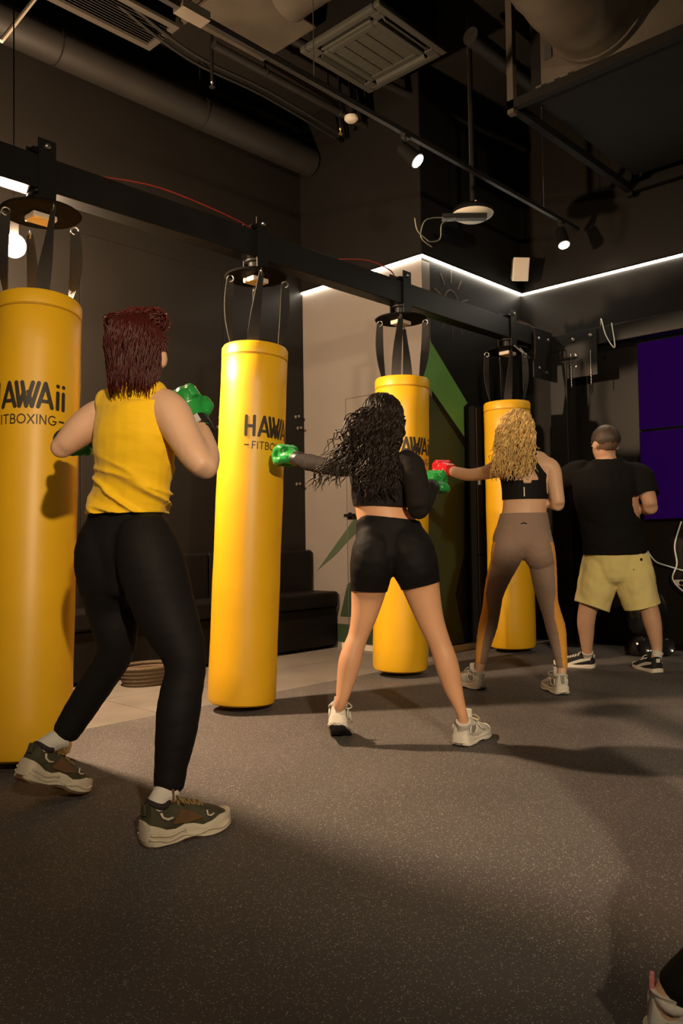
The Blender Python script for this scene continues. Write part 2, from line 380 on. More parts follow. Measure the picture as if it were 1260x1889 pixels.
# ---------------------------------------------------------------- punching bags
BR, BL = 0.178, 1.90
def stroke_strip(g, pts, wd, R, az, zo):
    """rounded thick polyline in (s, z) wrapped on a cylinder of radius R"""
    def put(s, z): a = az + s/R; return V((R*math.cos(a), R*math.sin(a), zo+z))
    for (a, b) in zip(pts, pts[1:]):
        ax, az_ = a; bx, bz = b; L = math.hypot(bx-ax, bz-az_); n = max(2, int(L/.006)+1)
        dx, dz = ((bx-ax)/L, (bz-az_)/L) if L > 1e-6 else (1, 0); h = wd/2
        rows = []
        for i in range(n+1):
            t = i/n; rows.append((ax+(bx-ax)*t, az_+(bz-az_)*t, h))
        pre = [(ax-dx*h*math.sin(q), az_-dz*h*math.sin(q), h*math.cos(q)) for q in (1.45, 1.0, .5)]
        post = [(bx+dx*h*math.sin(q), bz+dz*h*math.sin(q), h*math.cos(q)) for q in (.5, 1.0, 1.45)]
        rows = pre + rows + post
        vs = []
        for (s, z, hh) in rows:
            for e in (-1, 0, 1): vs.append(put(s - dz*hh*e, z + dx*hh*e))
        fs = []
        for i in range(len(rows)-1):
            for e in (0, 1): fs.append((i*3+e, i*3+e+1, (i+1)*3+e+1, (i+1)*3+e))
        g.add(vs, fs)
def circ(cx, cz, rx, rz, a0=0, a1=360, n=14): return [(cx+rx*math.cos(math.radians(a0+(a1-a0)*i/n)), cz+rz*math.sin(math.radians(a0+(a1-a0)*i/n))) for i in range(n+1)]
def logo_geo(R):
    g = Geo(); h = .098; wd = .0165; az = math.radians(-104); x = -.138; zo = 1.395
    def st(p, w_=wd): stroke_strip(g, p, w_, R, az, zo)
    st([(x, 0), (x, h)]); st([(x+.042, 0), (x+.042, h)]); st([(x, h*.48), (x+.042, h*.48)])
    def A(x): st([(x, 0), (x+.027, h)]); st([(x+.027, h), (x+.054, 0)]); st([(x+.008, h*.24), (x+.046, h*.24)], wd*.9)
    A(x+.068)
    xw = x+.125; W = .088
    for a, b in [((0, 1), (.17, 0)), ((.17, 0), (.36, .6)), ((.27, 1), (.47, 0)), ((.47, 0), (.74, 1)), ((.55, .6), (.72, 0)), ((.72, 0), (1, 1))]:
        st([(xw+a[0]*W, a[1]*h), (xw+b[0]*W, b[1]*h)])
    A(x+.212)
    for xi in (x+.290, x+.316):
        st([(xi, 0), (xi, h*.68)]); st([(xi-.0005, h*.97), (xi+.0005, h*.97)])
    # second line
    h2 = .036; w2 = .0048; zo = 1.325
    st = lambda p: stroke_strip(g, p, w2, R, az, zo)
    stroke_strip(g, [(x-.004, h2*.5), (x+.016, h2*.5)], .007, R, az, zo); stroke_strip(g, [(x+.300, h2*.5), (x+.320, h2*.5)], .007, R, az, zo)
    c = x+.036; k = h2
    st([(c, 0), (c, k)]); st([(c, k), (c+.016, k)]); st([(c, k*.52), (c+.013, k*.52)]); c += .027
    st([(c, 0), (c, k)]); c += .011
    st([(c, k), (c+.022, k)]); st([(c+.011, 0), (c+.011, k)]); c += .032
    st([(c, 0), (c, k)]); st([(c, k), (c+.010, k)] + circ(c+.010, k*.76, .007, k*.24, 90, -90, 6) + [(c, k*.52)]); st([(c+.010, k*.52)] + circ(c+.011, k*.26, .008, k*.26, 90, -90, 6) + [(c, 0)]); c += .028
    st(circ(c+.015, k*.5, .016, k*.5)); c += .04
    st([(c, 0), (c+.024, k)]); st([(c, k), (c+.024, 0)]); c += .035
    st([(c, 0), (c, k)]); c += .012
    st([(c, 0), (c, k)]); st([(c, k), (c+.022, 0)]); st([(c+.022, 0), (c+.022, k)]); c += .034
    st(circ(c+.015, k*.5, .016, k*.5, 50, 350) ); st([(c+.031, k*.42), (c+.017, k*.42)])
    return g
def make_bag():
    t = thing('punching_bag', (0, 0, 0), 'x', 'punching bag', 'yellow punching bags hanging from the beam')
    prof = [(.06, 0.0), (BR-.03, .002), (BR-.008, .012), (BR, .035)]
    for i in range(1, 12): prof.append((BR + .0012*math.sin(i*2.1), .035 + (BL-.075-.035)*i/12))
    prof += [(BR, BL-.076), (BR-.003, BL-.072), (BR-.003, BL-.068), (BR+.001, BL-.064), (BR+.001, BL-.015), (BR-.006, BL-.003), (BR-.02, BL), (.05, BL-.004)]
    Geo().lathe(prof, n=56).build('bag_body', M_BAG, t, smooth='auto', local=True)
    Geo().lathe([(BR-.002, BL-.0725), (BR+.0006, BL-.0725), (BR+.0006, BL-.0690), (BR-.002, BL-.0690)], n=56).build('seam', M_SEAM, t, local=True)
    logo_geo(BR+.0022).build('logo_print', M_PRINT, t, local=True, fixn=False)
    for q in range(4):
        an = math.radians(35 + 90*q); a = V((.125*math.cos(an), .125*math.sin(an), BL-.01)); b = V((.15*math.cos(an+.25), .15*math.sin(an+.25), 2.276))
        rows = []; n = 14
        tw = (1.3, -0.9, 1.1, -1.2)[q]
        vs = []
        for i in range(n+1):
            s = i/n; c = a.lerp(b, s) + V((math.cos(an), math.sin(an), 0))*(.015*math.sin(PI*s))
            ta = an + PI/2 + tw*math.sin(PI*.5*s)
            wv = V((math.cos(ta), math.sin(ta), 0)); nv = V((-math.sin(ta), math.cos(ta), 0)); hw = .031*(1-.35*s**3)
            vs += [c+wv*hw+nv*.002, c-wv*hw+nv*.002, c-wv*hw-nv*.002, c+wv*hw-nv*.002]
        fs = [(i*4+e, i*4+(e+1) % 4, i*4+4+(e+1) % 4, i*4+4+e) for i in range(n) for e in range(4)] + [(3, 2, 1, 0), (n*4, n*4+1, n*4+2, n*4+3)]
        st = Geo().add(vs, fs).build('strap', M_STRAP, t, local=True, smooth='auto')
        Geo().tube([b + V((.018*math.cos(x)*math.cos(an), .018*math.cos(x)*math.sin(an), .018*math.sin(x))) for x in [2*PI*i/10 for i in range(11)]], .0035, 6, cap=False).build('carabiner', M_STEEL, st, local=True, smooth=True)
    return t
def make_hanger():
    t = thing('bag_hanger', (0, 0, 0), 'x', 'bag hanger', 'sensor hangers clamped on the beam')
    Geo().lathe([(.05, .0), (.165, .0), (.172, .006), (.165, .012), (.05, .02)], (0, 0, 2.325), 32).build('disc', M_BLACKP, t, local=True, smooth='auto')
    Geo().lathe([(.04, 0), (.04, .06), (.06, .065), (.06, .075)], (0, 0, 2.343), 20).build('hub', M_BLACK, t, local=True, smooth='auto')
    Geo().box((-.055, -.045, 2.296), (.055, .045, 2.325)).build('sensor_box', M_SENSOR, t, local=True, bevel=.006)
    for s in (-1, 1):
        br = Geo().box((-.04, s*.053, 2.345), (.04, s*.061, 2.64)).build('clamp_plate', M_BLACK, t, local=True)
        Geo().lathe([(.013, 0), (.013, .008), (.006, .014)], (0, s*.061, 2.61), 10, (0, s, 0)).build('bolt', M_STEEL, br, local=True, smooth='auto')
    Geo().cyl((0, -.06, 2.61), (0, .06, 2.61), .006, 8).build('clamp_rod', M_STEEL, t, local=True)
    Geo().box((-.06, -.052, 2.575), (.02, .052, 2.60)).build('sensor_housing', M_BLACKP, t, local=True, bevel=.004)
    return t
bags = [((1.48, 3.17, .03), (1.615, 3.32, 1.93), 'yellow punching bag beside the woman in the yellow tank top'),
        ((2.727, 3.336, .03), (2.85, 3.34, 1.93), 'yellow punching bag being hit by the green glove of the curly-haired woman'),
        ((4.08, 3.375, .03), (4.12, 3.35, 1.93), 'yellow punching bag behind the curly black-haired woman'),
        ((5.46, 3.386, .03), (5.44, 3.38, 1.93), 'yellow punching bag behind the blonde woman in taupe leggings')]
proto_b = make_bag(); proto_h = make_hanger()
HANG = []
for i, (b, tp, lab) in enumerate(bags):
    o = proto_b if i == 0 else copy_tree(proto_b)
    b = V(b); tp = V(tp); ax = (tp-b).normalized()
    o.location = b; o.rotation_mode = 'QUATERNION'; o.rotation_quaternion = UP.rotation_difference(ax) @ Matrix.Rotation(math.radians((-32, 8, -14, 0)[i]), 3, 'Z').to_quaternion(); o['label'] = lab
    h = proto_h if i == 0 else copy_tree(proto_h)
    hp = b + ax*(2.32/ax.z); h.location = (hp.x, RV, 0); HANG.append(h.location.copy())
    h['label'] = 'black disc hanger with beige sensor box above the ' + ('bag by the woman in yellow', 'bag hit by a green glove', 'bag behind the curly-haired woman', 'bag behind the blonde woman')[i]
for ch in proto_b.children:
    if ch.name.startswith('strap'): ch.rotation_euler = (0, 0, math.radians(-25))
# loose wires along the beam
wires = [([(1.9, RV-.02, 2.575), (2.2, RV-.07, 2.60), (2.6, RV-.06, 2.59), (2.9, RV-.02, 2.575)], M_REDWIRE, 'thin red wire running along the beam above the green-gloved punch'),
         ([(3.5, RV-.03, 2.575), (3.75, RV-.06, 2.62), (3.95, RV-.07, 2.60), (4.05, RV-.02, 2.578)], M_REDWIRE, 'thin red wire looping on the beam by the third hanger'),
         ([(5.5, RV-.06, 2.575), (5.62, RV-.12, 2.52), (5.68, RV-.10, 2.40), (5.72, RV-.07, 2.30)], mat('brown wire', (.12, .05, .03), .5), 'brown wire dangling from the beam near the corner column'),
         ([(6.0, 2.86, 2.54), (5.97, 2.84, 2.58), (5.96, 2.80, 2.44), (5.98, 2.74, 2.34), (6.0, 2.77, 2.54)], M_CABLE, 'white tie wire looped over the beam near the purple screens')]
for pts, m_, lab in wires:
    tag(cable(pts, .004).build('wire', m_, smooth=True), lab, 'wire')
tg = cable([(5.27, RV-.16, 2.32), (5.33, RV-.19, 2.27), (5.42, RV-.20, 2.24)], .006); tg.tube([(5.33, RV-.17, 2.31), (5.38, RV-.2, 2.25)], .005, 6)
tag(tg.build('carabiner_hook', M_STEEL, smooth=True), 'loose steel carabiner hooks dangling above the last bag', 'carabiner')

# ---------------------------------------------------------------- screens and things by the front wall
def tv(y1, y0, z0, z1, lab):
    t = thing('wall_screen', (U1-.05, (y0+y1)/2, z0), lab, 'screen', 'purple screens on the front wall')
    Geo().box((U1-.07, y0, z0), (U1-.02, y1, z1)).build('case', M_BLACKP, t, bevel=.004)
    Geo().box((U1-.073, y0+.008, z0+.008), (U1-.0705, y1-.008, z1-.008)).build('display', M_SCREEN, t)
    Geo().box((U1-.02, (y0+y1)/2-.15, (z0+z1)/2-.1), (U1, (y0+y1)/2+.15, (z0+z1)/2+.1)).build('wall_mount', M_BLACK, t)
tv(2.655, 1.42, 1.70, 2.395, 'upper purple wall screen above the man in yellow shorts')
tv(2.655, 1.42, 1.00, 1.695, 'lower purple wall screen beside the man in yellow shorts')
cb1 = cable([onx(1194, 1016, 6.2), onx(1210, 1036, 6.2), onx(1235, 1045, 6.2), onx(1262, 1053, 6.2), onx(1290, 1060, 6.2)], .006)
tag(cb1.build('power_cable', mat('pale green cable', (.45, .58, .55), .5), smooth=True), 'pale green cable hanging from the screens behind the man', 'cable')
cb2 = cable([onx(x, y, 6.175) for x, y in ((1257, 962), (1245, 1005), (1249, 1040), (1241, 1068), (1262, 1092), (1280, 1098))], .006)
tag(cb2.build('power_cable', M_CABLE, smooth=True), 'white cable dropping from the lower purple screen to the socket', 'cable')
ps = onx(1256, 1075, 6.23)
s_ = thing('power_strip', (6.22, ps.y-.05, ps.z), 'white multi-socket power strip on the wall under the screens', 'power strip')
Geo().box((6.215, ps.y-.22, ps.z-.022), (6.258, ps.y+.045, ps.z+.022)).build('body', M_WHITEP, s_, bevel=.005)
for i in range(4):
    Geo().lathe([(.016, 0), (.016, .003), (.012, .004)], (6.215, ps.y-.19+i*.06, ps.z), 12, (-1, 0, 0)).build('socket', M_BLACKP, s_)
sk = thing('floor_speaker', (5.92, 2.52, 0), 'round glossy black floor speaker standing behind the man', 'speaker')
M_GLOSS = mat('glossy black plastic', (.010, .009, .009), .18)
Geo().ball((5.92, 2.52, .30), .16, .16, .19, n=24, m=14).build('body', M_GLOSS, sk, smooth=True)
Geo().lathe([(.15, 0), (.165, .02), (.16, .08), (.11, .14)], (5.92, 2.52, 0), 28).build('base', M_GLOSS, sk, smooth='auto')
for s in (-1, 1):
    c = V((5.92, 2.52, .075)) + (-AWAY)*.13 + RIGHT*(s*.085)
    Geo().lathe([(.055, 0), (.06, .02), (.05, .03), (.02, .018)], c, 20, tuple(-AWAY)).build('woofer', M_GLOSS, sk, smooth='auto')
c = V((5.92, 2.52, .36)) - AWAY*.148
Geo().obox(c, RIGHT, AWAY, UP, .018, .004, .006).build('badge', M_STEEL, sk)

# ================================================================ CEILING EQUIPMENT
# cassette air conditioner
ac = thing('air_conditioner', (4.11, 3.54, 4.2), 'square ceiling cassette air conditioner with slatted grille', 'air conditioner')
Geo().box((3.80, 3.23, 4.24), (4.42, 3.85, 4.52)).build('body', M_DKDUCT, ac)
def ring(g, c, h1, h2, z0, z1, cut=0):
    x, y = c
    g.box((x-h1, y-h1, z0), (x+h1, y-h2, z1)); g.box((x-h1, y+h2, z0), (x+h1, y+h1, z1)); g.box((x-h1, y-h2, z0), (x-h2, y+h2, z1)); g.box((x+h2, y-h2, z0), (x+h1, y+h2, z1)); return g
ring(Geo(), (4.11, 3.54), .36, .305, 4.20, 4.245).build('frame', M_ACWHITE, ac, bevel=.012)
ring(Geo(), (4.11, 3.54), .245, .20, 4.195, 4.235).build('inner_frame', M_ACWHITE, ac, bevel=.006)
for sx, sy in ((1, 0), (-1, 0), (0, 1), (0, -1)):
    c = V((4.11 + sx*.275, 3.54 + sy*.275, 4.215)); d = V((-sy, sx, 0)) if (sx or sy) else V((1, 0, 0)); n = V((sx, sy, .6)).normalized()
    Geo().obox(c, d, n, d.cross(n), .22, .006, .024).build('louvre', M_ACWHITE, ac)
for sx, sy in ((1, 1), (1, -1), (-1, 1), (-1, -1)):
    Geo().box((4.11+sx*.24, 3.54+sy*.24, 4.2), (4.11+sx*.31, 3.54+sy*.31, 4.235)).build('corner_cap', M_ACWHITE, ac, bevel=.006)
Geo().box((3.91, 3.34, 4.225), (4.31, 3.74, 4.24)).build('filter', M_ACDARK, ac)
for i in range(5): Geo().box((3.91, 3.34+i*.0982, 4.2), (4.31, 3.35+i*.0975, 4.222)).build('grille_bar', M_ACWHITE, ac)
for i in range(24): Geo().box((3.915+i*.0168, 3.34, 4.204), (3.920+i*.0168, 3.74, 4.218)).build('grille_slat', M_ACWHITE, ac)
for sx, sy in ((1, 1), (1, -1), (-1, 1), (-1, -1)):
    Geo().cyl((4.11+sx*.30, 3.54+sy*.30, 4.25), (4.11+sx*.30, 3.54+sy*.30, CEIL), .006, 8).build('hanging_rod', M_BLACK, ac)
# return-air grille
vg = thing('ceiling_vent', (2.45, 4.42, 4.2), 'long slatted air vent with pale frame near the left wall', 'vent')
g = Geo(); x0, x1, y0, y1 = 1.80, 3.02, 4.25, 4.60
g.box((x0, y0, 4.2), (x1, y0+.045, 4.225)); g.box((x0, y1-.045, 4.2), (x1, y1, 4.225)); g.box((x0, y0+.045, 4.2), (x0+.045, y1-.045, 4.225)); g.box((x1-.045, y0+.045, 4.2), (x1, y1-.045, 4.225))
g.build('frame', mat('pale vent frame', (.06, .051, .040), .6), vg, bevel=.003)
Geo().box((x0+.02, y0+.02, 4.225), (x1-.02, y1-.02, CEIL)).build('plenum', M_DKDUCT, vg)
for i in range(11):
    yy = y0+.06+i*.0235
    Geo().obox(((x0+x1)/2, yy, 4.212), V((1, 0, 0)), V((0, .8, .6)), V((0, -.6, .8)), (x1-x0)/2-.05, .010, .0012).build('slat', mat('vent slat', (.04, .034, .027), .6), vg)
# plenum duct and round duct above the cassette
pd = thing('air_duct', (3.35, 3.95, 4.3), 'dusty rectangular duct box beside the cassette unit', 'duct')
Geo().box((3.05, 3.70, 4.27), (3.72, 4.25, 4.50)).build('duct_box', M_DUCT, pd, bevel=.01)
Geo().box((3.03, 3.68, 4.255), (3.07, 4.27, 4.275)).build('flange', M_DUCT, pd)
Geo().cyl((3.2, 3.8, 4.5), (3.2, 3.8, CEIL), .006, 8).build('hanging_rod', M_BLACK, pd); Geo().cyl((3.6, 4.15, 4.5), (3.6, 4.15, CEIL), .006, 8).build('hanging_rod', M_BLACK, pd)
rd = thing('round_duct', (3.45, 3.2, 4.3), 'round ribbed metal duct running over the cassette unit', 'duct')
dp_ = Geo(); pts = []; rs = []
for i in range(20):
    pts.append((3.42, 3.66-i*.05, 4.345)); rs.append(.17 + (.006 if i % 6 == 0 else 0))
Geo().tube(pts, rs, 28).build('pipe', M_DUCT, rd, smooth='auto')
for yy in (3.4, 2.8): Geo().cyl((3.42, yy, 4.5), (3.42, yy, CEIL), .006, 8).build('hanging_rod', M_BLACK, rd)
# suspended air handler with its frame and big duct on the right
ah = thing('air_handler', (5.2, 2.0, 3.6), 'large boxed air handler on a hanging steel frame', 'air handler')
Geo().box((4.52, 1.25, 3.66), (6.05, 2.58, 4.2)).build('casing', M_DKDUCT, ah, bevel=.005)
Geo().box((4.505, 1.32, 3.70), (4.52, 2.50, 4.16)).build('end_panel', M_DUCT, ah)
for (a, b) in [((4.42, 1.15, 3.60), (4.47, 2.70, 3.655)), ((4.42, 2.65, 3.60), (6.22, 2.70, 3.655)), ((4.42, 1.15, 3.60), (6.22, 1.20, 3.655)), ((6.17, 1.15, 3.60), (6.22, 2.70, 3.655))]:
    Geo().box(a, b).build('frame_rail', M_DKDUCT, ah)
for (x, y) in [(4.445, 2.675), (4.445, 1.175), (6.195, 2.675), (6.195, 1.175)]:
    Geo().box((x-.022, y-.022, 3.57), (x+.022, y+.022, CEIL)).build('frame_post', M_DUCT if x < 5 else M_DKDUCT, ah)
for i in range(3): Geo().box((4.47, 2.30+i*.09, 3.66), (4.50, 2.34+i*.09, 3.70)).build('bracket', M_DUCT, ah)
Geo().box((4.498, 2.42, 3.86), (4.505, 2.47, 3.96)).build('slot', M_ACDARK, ah)
bd = thing('round_duct', (3.9, 2.05, 4.1), 'wide round dusty duct entering the air handler', 'duct')
pts = [V(p) for p in catmull([(4.50, 2.10, 4.03), (4.2, 2.10, 4.04), (3.8, 2.08, 4.09), (3.2, 1.95, 4.15), (2.2, 1.75, 4.17)], 6)]
Geo().tube(pts, [0.31 + .004*math.sin(i*2.2) for i in range(len(pts))], 32).build('pipe', M_DUCT, bd, smooth='auto')
Geo().tube([(4.498, 2.10, 4.03), (4.46, 2.10, 4.03)], .325, 32).build('collar', M_DUCT, bd, smooth='auto')
Geo().cyl((3.2, 2.0, 4.46), (3.2, 2.0, CEIL), .006, 8).build('hanging_rod', M_BLACK, bd)
# pipes along the left wall and over the row
def pipe(name, a, b, r, m_, lab, hang=()):
    t = thing(name, a, lab, 'pipe')
    Geo().cyl(a, b, r, 20).build('pipe', m_, t, smooth='auto')
    for q in hang:
        c = V(a).lerp(V(b), q); Geo().tube([c + V((0, (r+.004)*math.cos(x), (r+.004)*math.sin(x))) for x in [2*PI*i/16 for i in range(17)]], .006, 6, cap=False).build('pipe_clip', M_BLACK, t)
        Geo().cyl((c.x, c.y, c.z+r), (c.x, c.y, CEIL), .005, 8).build('hanging_rod', M_BLACK, t)
M_PIPE = mat('dark brown pipe', (.013, .011, .009), .55, noise_amt=.15, noise_scale=4)
pipe('ceiling_pipe', (-2.9, 4.88, 4.12), (4.80, 4.88, 4.12), .115, M_PIPE, 'thick dark pipe running along the top of the dark wall', (.3, .7, .85))
pipe('ceiling_pipe', (2.3, 4.18, 4.30), (4.82, 4.18, 4.30), .022, M_PIPE, 'thin dark pipe beside the duct box, outer of three', (.4, .8))
pipe('ceiling_pipe', (2.6, 4.10, 4.33), (6.2, 3.62, 4.28), .03, M_PIPE, 'dark pipe crossing over the taupe wall corner', (.3,))
pipe('ceiling_pipe', (3.3, 4.26, 4.22), (4.82, 4.26, 4.22), .028, M_PIPE, 'dark pipe beside the duct box, lowest of three', (.3, .8))
pipe('ceiling_pipe', (4.55, 3.05, 4.30), (6.2, 3.05, 4.30), .06, M_PIPE, 'dark pipe between the cassette unit and the air handler', (.5,))
for i, (dx, dz) in enumerate([(0, 0), (.03, .02), (.06, -.01), (.09, .015)]):
    tag(cable([(2.6, 4.30+dx, 4.24+dz), (3.2, 4.36+dx, 4.16+dz), (3.9, 4.40+dx, 4.2+dz), (4.8, 4.44+dx, 4.18+dz)], .010).build('ceiling_cable', M_PIPE, smooth=True), 'dark cable in the sagging bundle beside the vent', 'cable', 'cable bundle under the ceiling')
# lighting track and rail
tk = thing('lighting_track', (4.0, 3.11, 3.4), 'black lighting track hung on thin wires above the bags', 'track')
Geo().box((1.6, 3.095, 3.40), (6.15, 3.125, 3.43)).build('rail', M_BLACK, tk)
for x in (2.0, 3.1, 4.6, 5.6): Geo().cyl((x, 3.11, 3.43), (x, 3.11, CEIL), .003, 6).build('hanging_wire', M_STEEL, tk)
Geo().box((2.20, 3.07, 3.395), (2.36, 3.15, 3.44)).build('feed_box', M_DUCT, tk)
def spot(top, aim, lab, watts, size=.05, cone=95, soft=.03):
    """track spot head: adapter, stem, yoke, can, lens; light at the lens"""
    top = V(top); t = thing('spotlight', top, lab, 'spotlight')
    d = (V(aim)-top); d.normalize(); body0 = top + V((0, 0, -.10)) - d*.04; body1 = body0 + d*.15
    Geo().box(top+V((-.03, -.018, -.02)), top+V((.03, .018, 0))).build('adapter', M_BLACK, t)
    Geo().cyl(top, top+V((0, 0, -.09)), .008, 10).build('stem', M_BLACK, t)
    Geo().tube([body0-d*.01, body0, body0+d*.14, body1], [.025, size*.8, size, size], 24).build('can', M_BLACKP, t, smooth='auto')
    Geo().tube([body1+d*.002, body1+d*.006], size*.82, 24).build('lens', M_LENS, t)
    if watts:
        ld = bpy.data.lights.new('spot_light', 'SPOT'); ld.energy = watts; ld.color = (1.0, .79, .53); ld.spot_size = math.radians(cone); ld.spot_blend = .7; ld.shadow_soft_size = soft
        lo = bpy.data.objects.new('spot_light', ld); COL.objects.link(lo); lo.parent = t
        lo.location = body1 + d*.03 - top; lo.rotation_mode = 'QUATERNION'; lo.rotation_quaternion = d.to_track_quat('-Z', 'Y')
    return t
spot((3.90, 3.11, 3.40), (4.2, 2.2, 2.4), 'lit black track spotlight between the cassette unit and the bags', TRACK_W)
spot((5.87, 3.11, 3.40), (5.3, 2.3, 1.0), 'lit black track spotlight near the room corner', TRACK_W*4, cone=60)
# fill spotlights behind the camera, on drop rods
def drop_spot(p, aim, lab, watts, cone=70, soft=.04):
    t = spot(p, aim, lab, watts, .07, cone, soft)
    Geo().cyl(V(p), (p[0], p[1], CEIL), .010, 10).build('drop_rod', M_BLACK, t)
drop_spot(FILL_POS, (3.9, 3.0, 1.35), 'black spotlight on a drop rod aimed at the punching bags', FILL_W*9, 54, .08)
drop_spot((-1.2, 1.2, 3.4), (1.6, 1.4, 0), 'added unseen fill spotlight on a drop rod aimed at the rubber floor', 46.0, 120, .30)  # added lamp with no known source, lifts the ambient on the foreground floor
# key lamp: bare globe on a cable by the dark wall
kl = thing('globe_lamp', KEY_POS, 'blazing bare globe lamp hanging behind the bag by the woman in yellow', 'lamp')
Geo().ball(KEY_POS, .058, n=28, m=16).build('globe', M_BULB, kl, smooth=True)
Geo().cyl(KEY_POS+V((0, 0, .04)), KEY_POS+V((0, 0, .14)), .022, 14).build('socket', M_BLACKP, kl)
Geo().cyl(KEY_POS+V((0, 0, .14)), (KEY_POS.x, KEY_POS.y, CEIL), .004, 8).build('cord', M_BLACKP, kl)
# smoke detector, sprinkler, speaker, projector
p = onz(648, 216, 4.20)
sd = thing('smoke_detector', p, 'small white smoke detector under a dark ceiling box', 'smoke detector')
Geo().lathe([(.055, 0), (.055, -.02), (.04, -.035), (.015, -.04)], p, 20).build('cover', M_WHITEP, sd, smooth='auto'); Geo().cyl(p, (p.x, p.y, CEIL), .02, 10).build('stem', M_BLACK, sd)
p = onz(628, 236, 4.16)
sp = thing('sprinkler', p, 'small brass sprinkler head with yellow bulb below a pipe', 'sprinkler')
Geo().cyl(p, (p.x, p.y, CEIL), .012, 10).build('drop_pipe', M_BLACK, sp)
Geo().lathe([(.010, 0), (.014, -.01), (.006, -.02), (.006, -.045), (.018, -.048), (.018, -.052)], p, 12).build('head', mat('brass', (.5, .38, .12), .4, .8), sp, smooth='auto')
p = ony(391, 150, 4.3)
sp2 = thing('sprinkler', p, 'small chrome sprinkler head near the cable bundle', 'sprinkler')
Geo().cyl(p, (p.x, p.y, CEIL), .012, 10).build('drop_pipe', M_BLACK, sp2)
Geo().lathe([(.010, 0), (.014, -.01), (.006, -.02), (.006, -.035), (.02, -.038), (.02, -.042)], p, 12).build('head', M_STEEL, sp2, smooth='auto')
c = ony(958, 497, 3.60)
wsx = thing('wall_speaker', c, 'cream box speaker mounted in the room corner above the light strips', 'speaker')
fw = V((-.62, -.72, -.30)).normalized(); sd_ = V((.76, -.65, 0)).normalized(); upv = sd_.cross(fw); upv = upv if upv.z > 0 else -upv
g = Geo(); hw, hh = .072, .098
g.add([c+sd_*a*hw*k+upv*b*hh*k+fw*e for e, k in ((-.05, .8), (.05, 1.0)) for a, b in ((-1, -1), (1, -1), (1, 1), (-1, 1))], [(3, 2, 1, 0), (4, 5, 6, 7), (0, 1, 5, 4), (1, 2, 6, 5), (2, 3, 7, 6), (3, 0, 4, 7)])
g.build('cabinet', M_WHITEP, wsx, bevel=.006)
Geo().obox(c+fw*.053, sd_, upv, fw, hw*.86, hh*.88, .003).build('grille', M_SENSOR, wsx)
Geo().tube([c-fw*.05, c-fw*.09, V((6.20, WA-.005, c.z))], .012, 8).build('wall_bracket', M_BLACK, wsx)
c = ony(872, 392, 3.32)
pj = thing('projector', c, 'black and cream projector hung on an arm above the bag row', 'projector')
Geo().lathe([(.06, -.035), (.14, -.02), (.15, .01), (.13, .035), (.06, .04)], c, 28).build('shell', M_BLACKP, pj, smooth='auto')
Geo().lathe([(.10, -.05), (.146, -.024), (.152, -.014), (.10, -.03)], c, 28).build('trim', M_WHITEP, pj, smooth='auto')
Geo().obox(c+V((-.14, -.02, -.08)), AWAY.cross(UP), AWAY, UP, .16, .03, .018).build('arm', M_BLACK, pj)
Geo().cyl(c+V((0, 0, .04)), (c.x, c.y, CEIL), .02, 12).build('ceiling_pole', M_BLACK, pj)
Geo().prism([c + RIGHT*a + UP*b - AWAY*.132 for a, b in ((-.02, .012), (.02, .012), (0, .04))], -AWAY*.003).build('warning_label', mat('yellow label', (.45, .30, .04), .6), pj)
arm_c = c + V((-.14, -.02, -.08))
for pp, q in (([(765, 402), (770, 425), (785, 440), (795, 446), (812, 440), (816, 412)], 1), ([(797, 456), (777, 438), (782, 410), (797, 402)], -1)):
    tag(cable([ony(x, y, 3.3) for x, y in pp] + [arm_c - RIGHT*(.05 if q > 0 else .14)], .004).build('wire', mat('grey wire', (.22, .21, .15), .5), smooth=True), 'grey-green wire curling loose under the projector arm', 'wire', 'loose wires at the projector')
tag(Geo().cyl(ony(2, 76, 4.3), ony(66, -5, 4.3), .012, 8).build('conduit', mat('pale conduit', (.40, .34, .26), .5)), 'pale conduit at the ceiling beside the long vent', 'conduit')

# ================================================================ PEOPLE
def skin_mat(name, c): return mat(name, c, .5, spec=.4, noise_amt=.07, noise_scale=6, bump=.05, bump_scale=300, sss=.12)
SK1 = skin_mat('fair skin', (.62, .37, .235)); SK2 = skin_mat('warm tan skin', (.66, .345, .19)); SK3 = skin_mat('light skin', (.66, .40, .25)); SK4 = skin_mat('ruddy skin', (.56, .32, .20))
def cloth(name, c, rough=.8, bump=.25, scale=9, sheen=.15, stretch=(1, 1, 2.2)): return mat(name, c, rough, spec=.15, bump=bump, bump_scale=scale, sheen=sheen, stretch=stretch)
M_TANK = cloth('yellow tank jersey', (.82, .49, .010), .7, .35, 10)
M_BLKCLOTH = cloth('black stretch cloth', (.008, .007, .0065), .7, .10, 14, 0)
M_BLKTOP = cloth('charcoal black knit', (.016, .0125, .011), .85, .2, 14, 0)
M_TAUPE = cloth('taupe legging knit', (.29, .195, .145), .7, .06, 30, .1)
M_ORANGE = cloth('orange legging panel', (.78, .36, .06), .7, .06, 30, .1)
M_TEE = cloth('black cotton tee', (.007, .0062, .0058), .9, .45, 9, 0, (2.0, 2.0, 3.5))
M_SHORTS = cloth('pale yellow cotton', (.72, .60, .24), .8, .3, 9)
M_SOCK = cloth('white sock rib', (.62, .57, .50), .9, .4, 40)
M_GLOVE_G = mat('green glove leather', (.02, .25, .045), .28, bump=.15, bump_scale=45)
M_GLOVE_R = mat('red glove leather', (.50, .012, .020), .3, bump=.15, bump_scale=45)
M_GLOVE_O = mat('orange red glove leather', (.55, .06, .012), .35, bump=.15, bump_scale=45)
M_GLOVE_B = mat('black glove leather', (.014, .013, .013), .4)
M_EYE = mat('eye white', (.75, .72, .68), .2); M_IRIS = mat('dark iris', (.03, .018, .01), .2); M_LIP = mat('lip', (.42, .14, .11), .45)
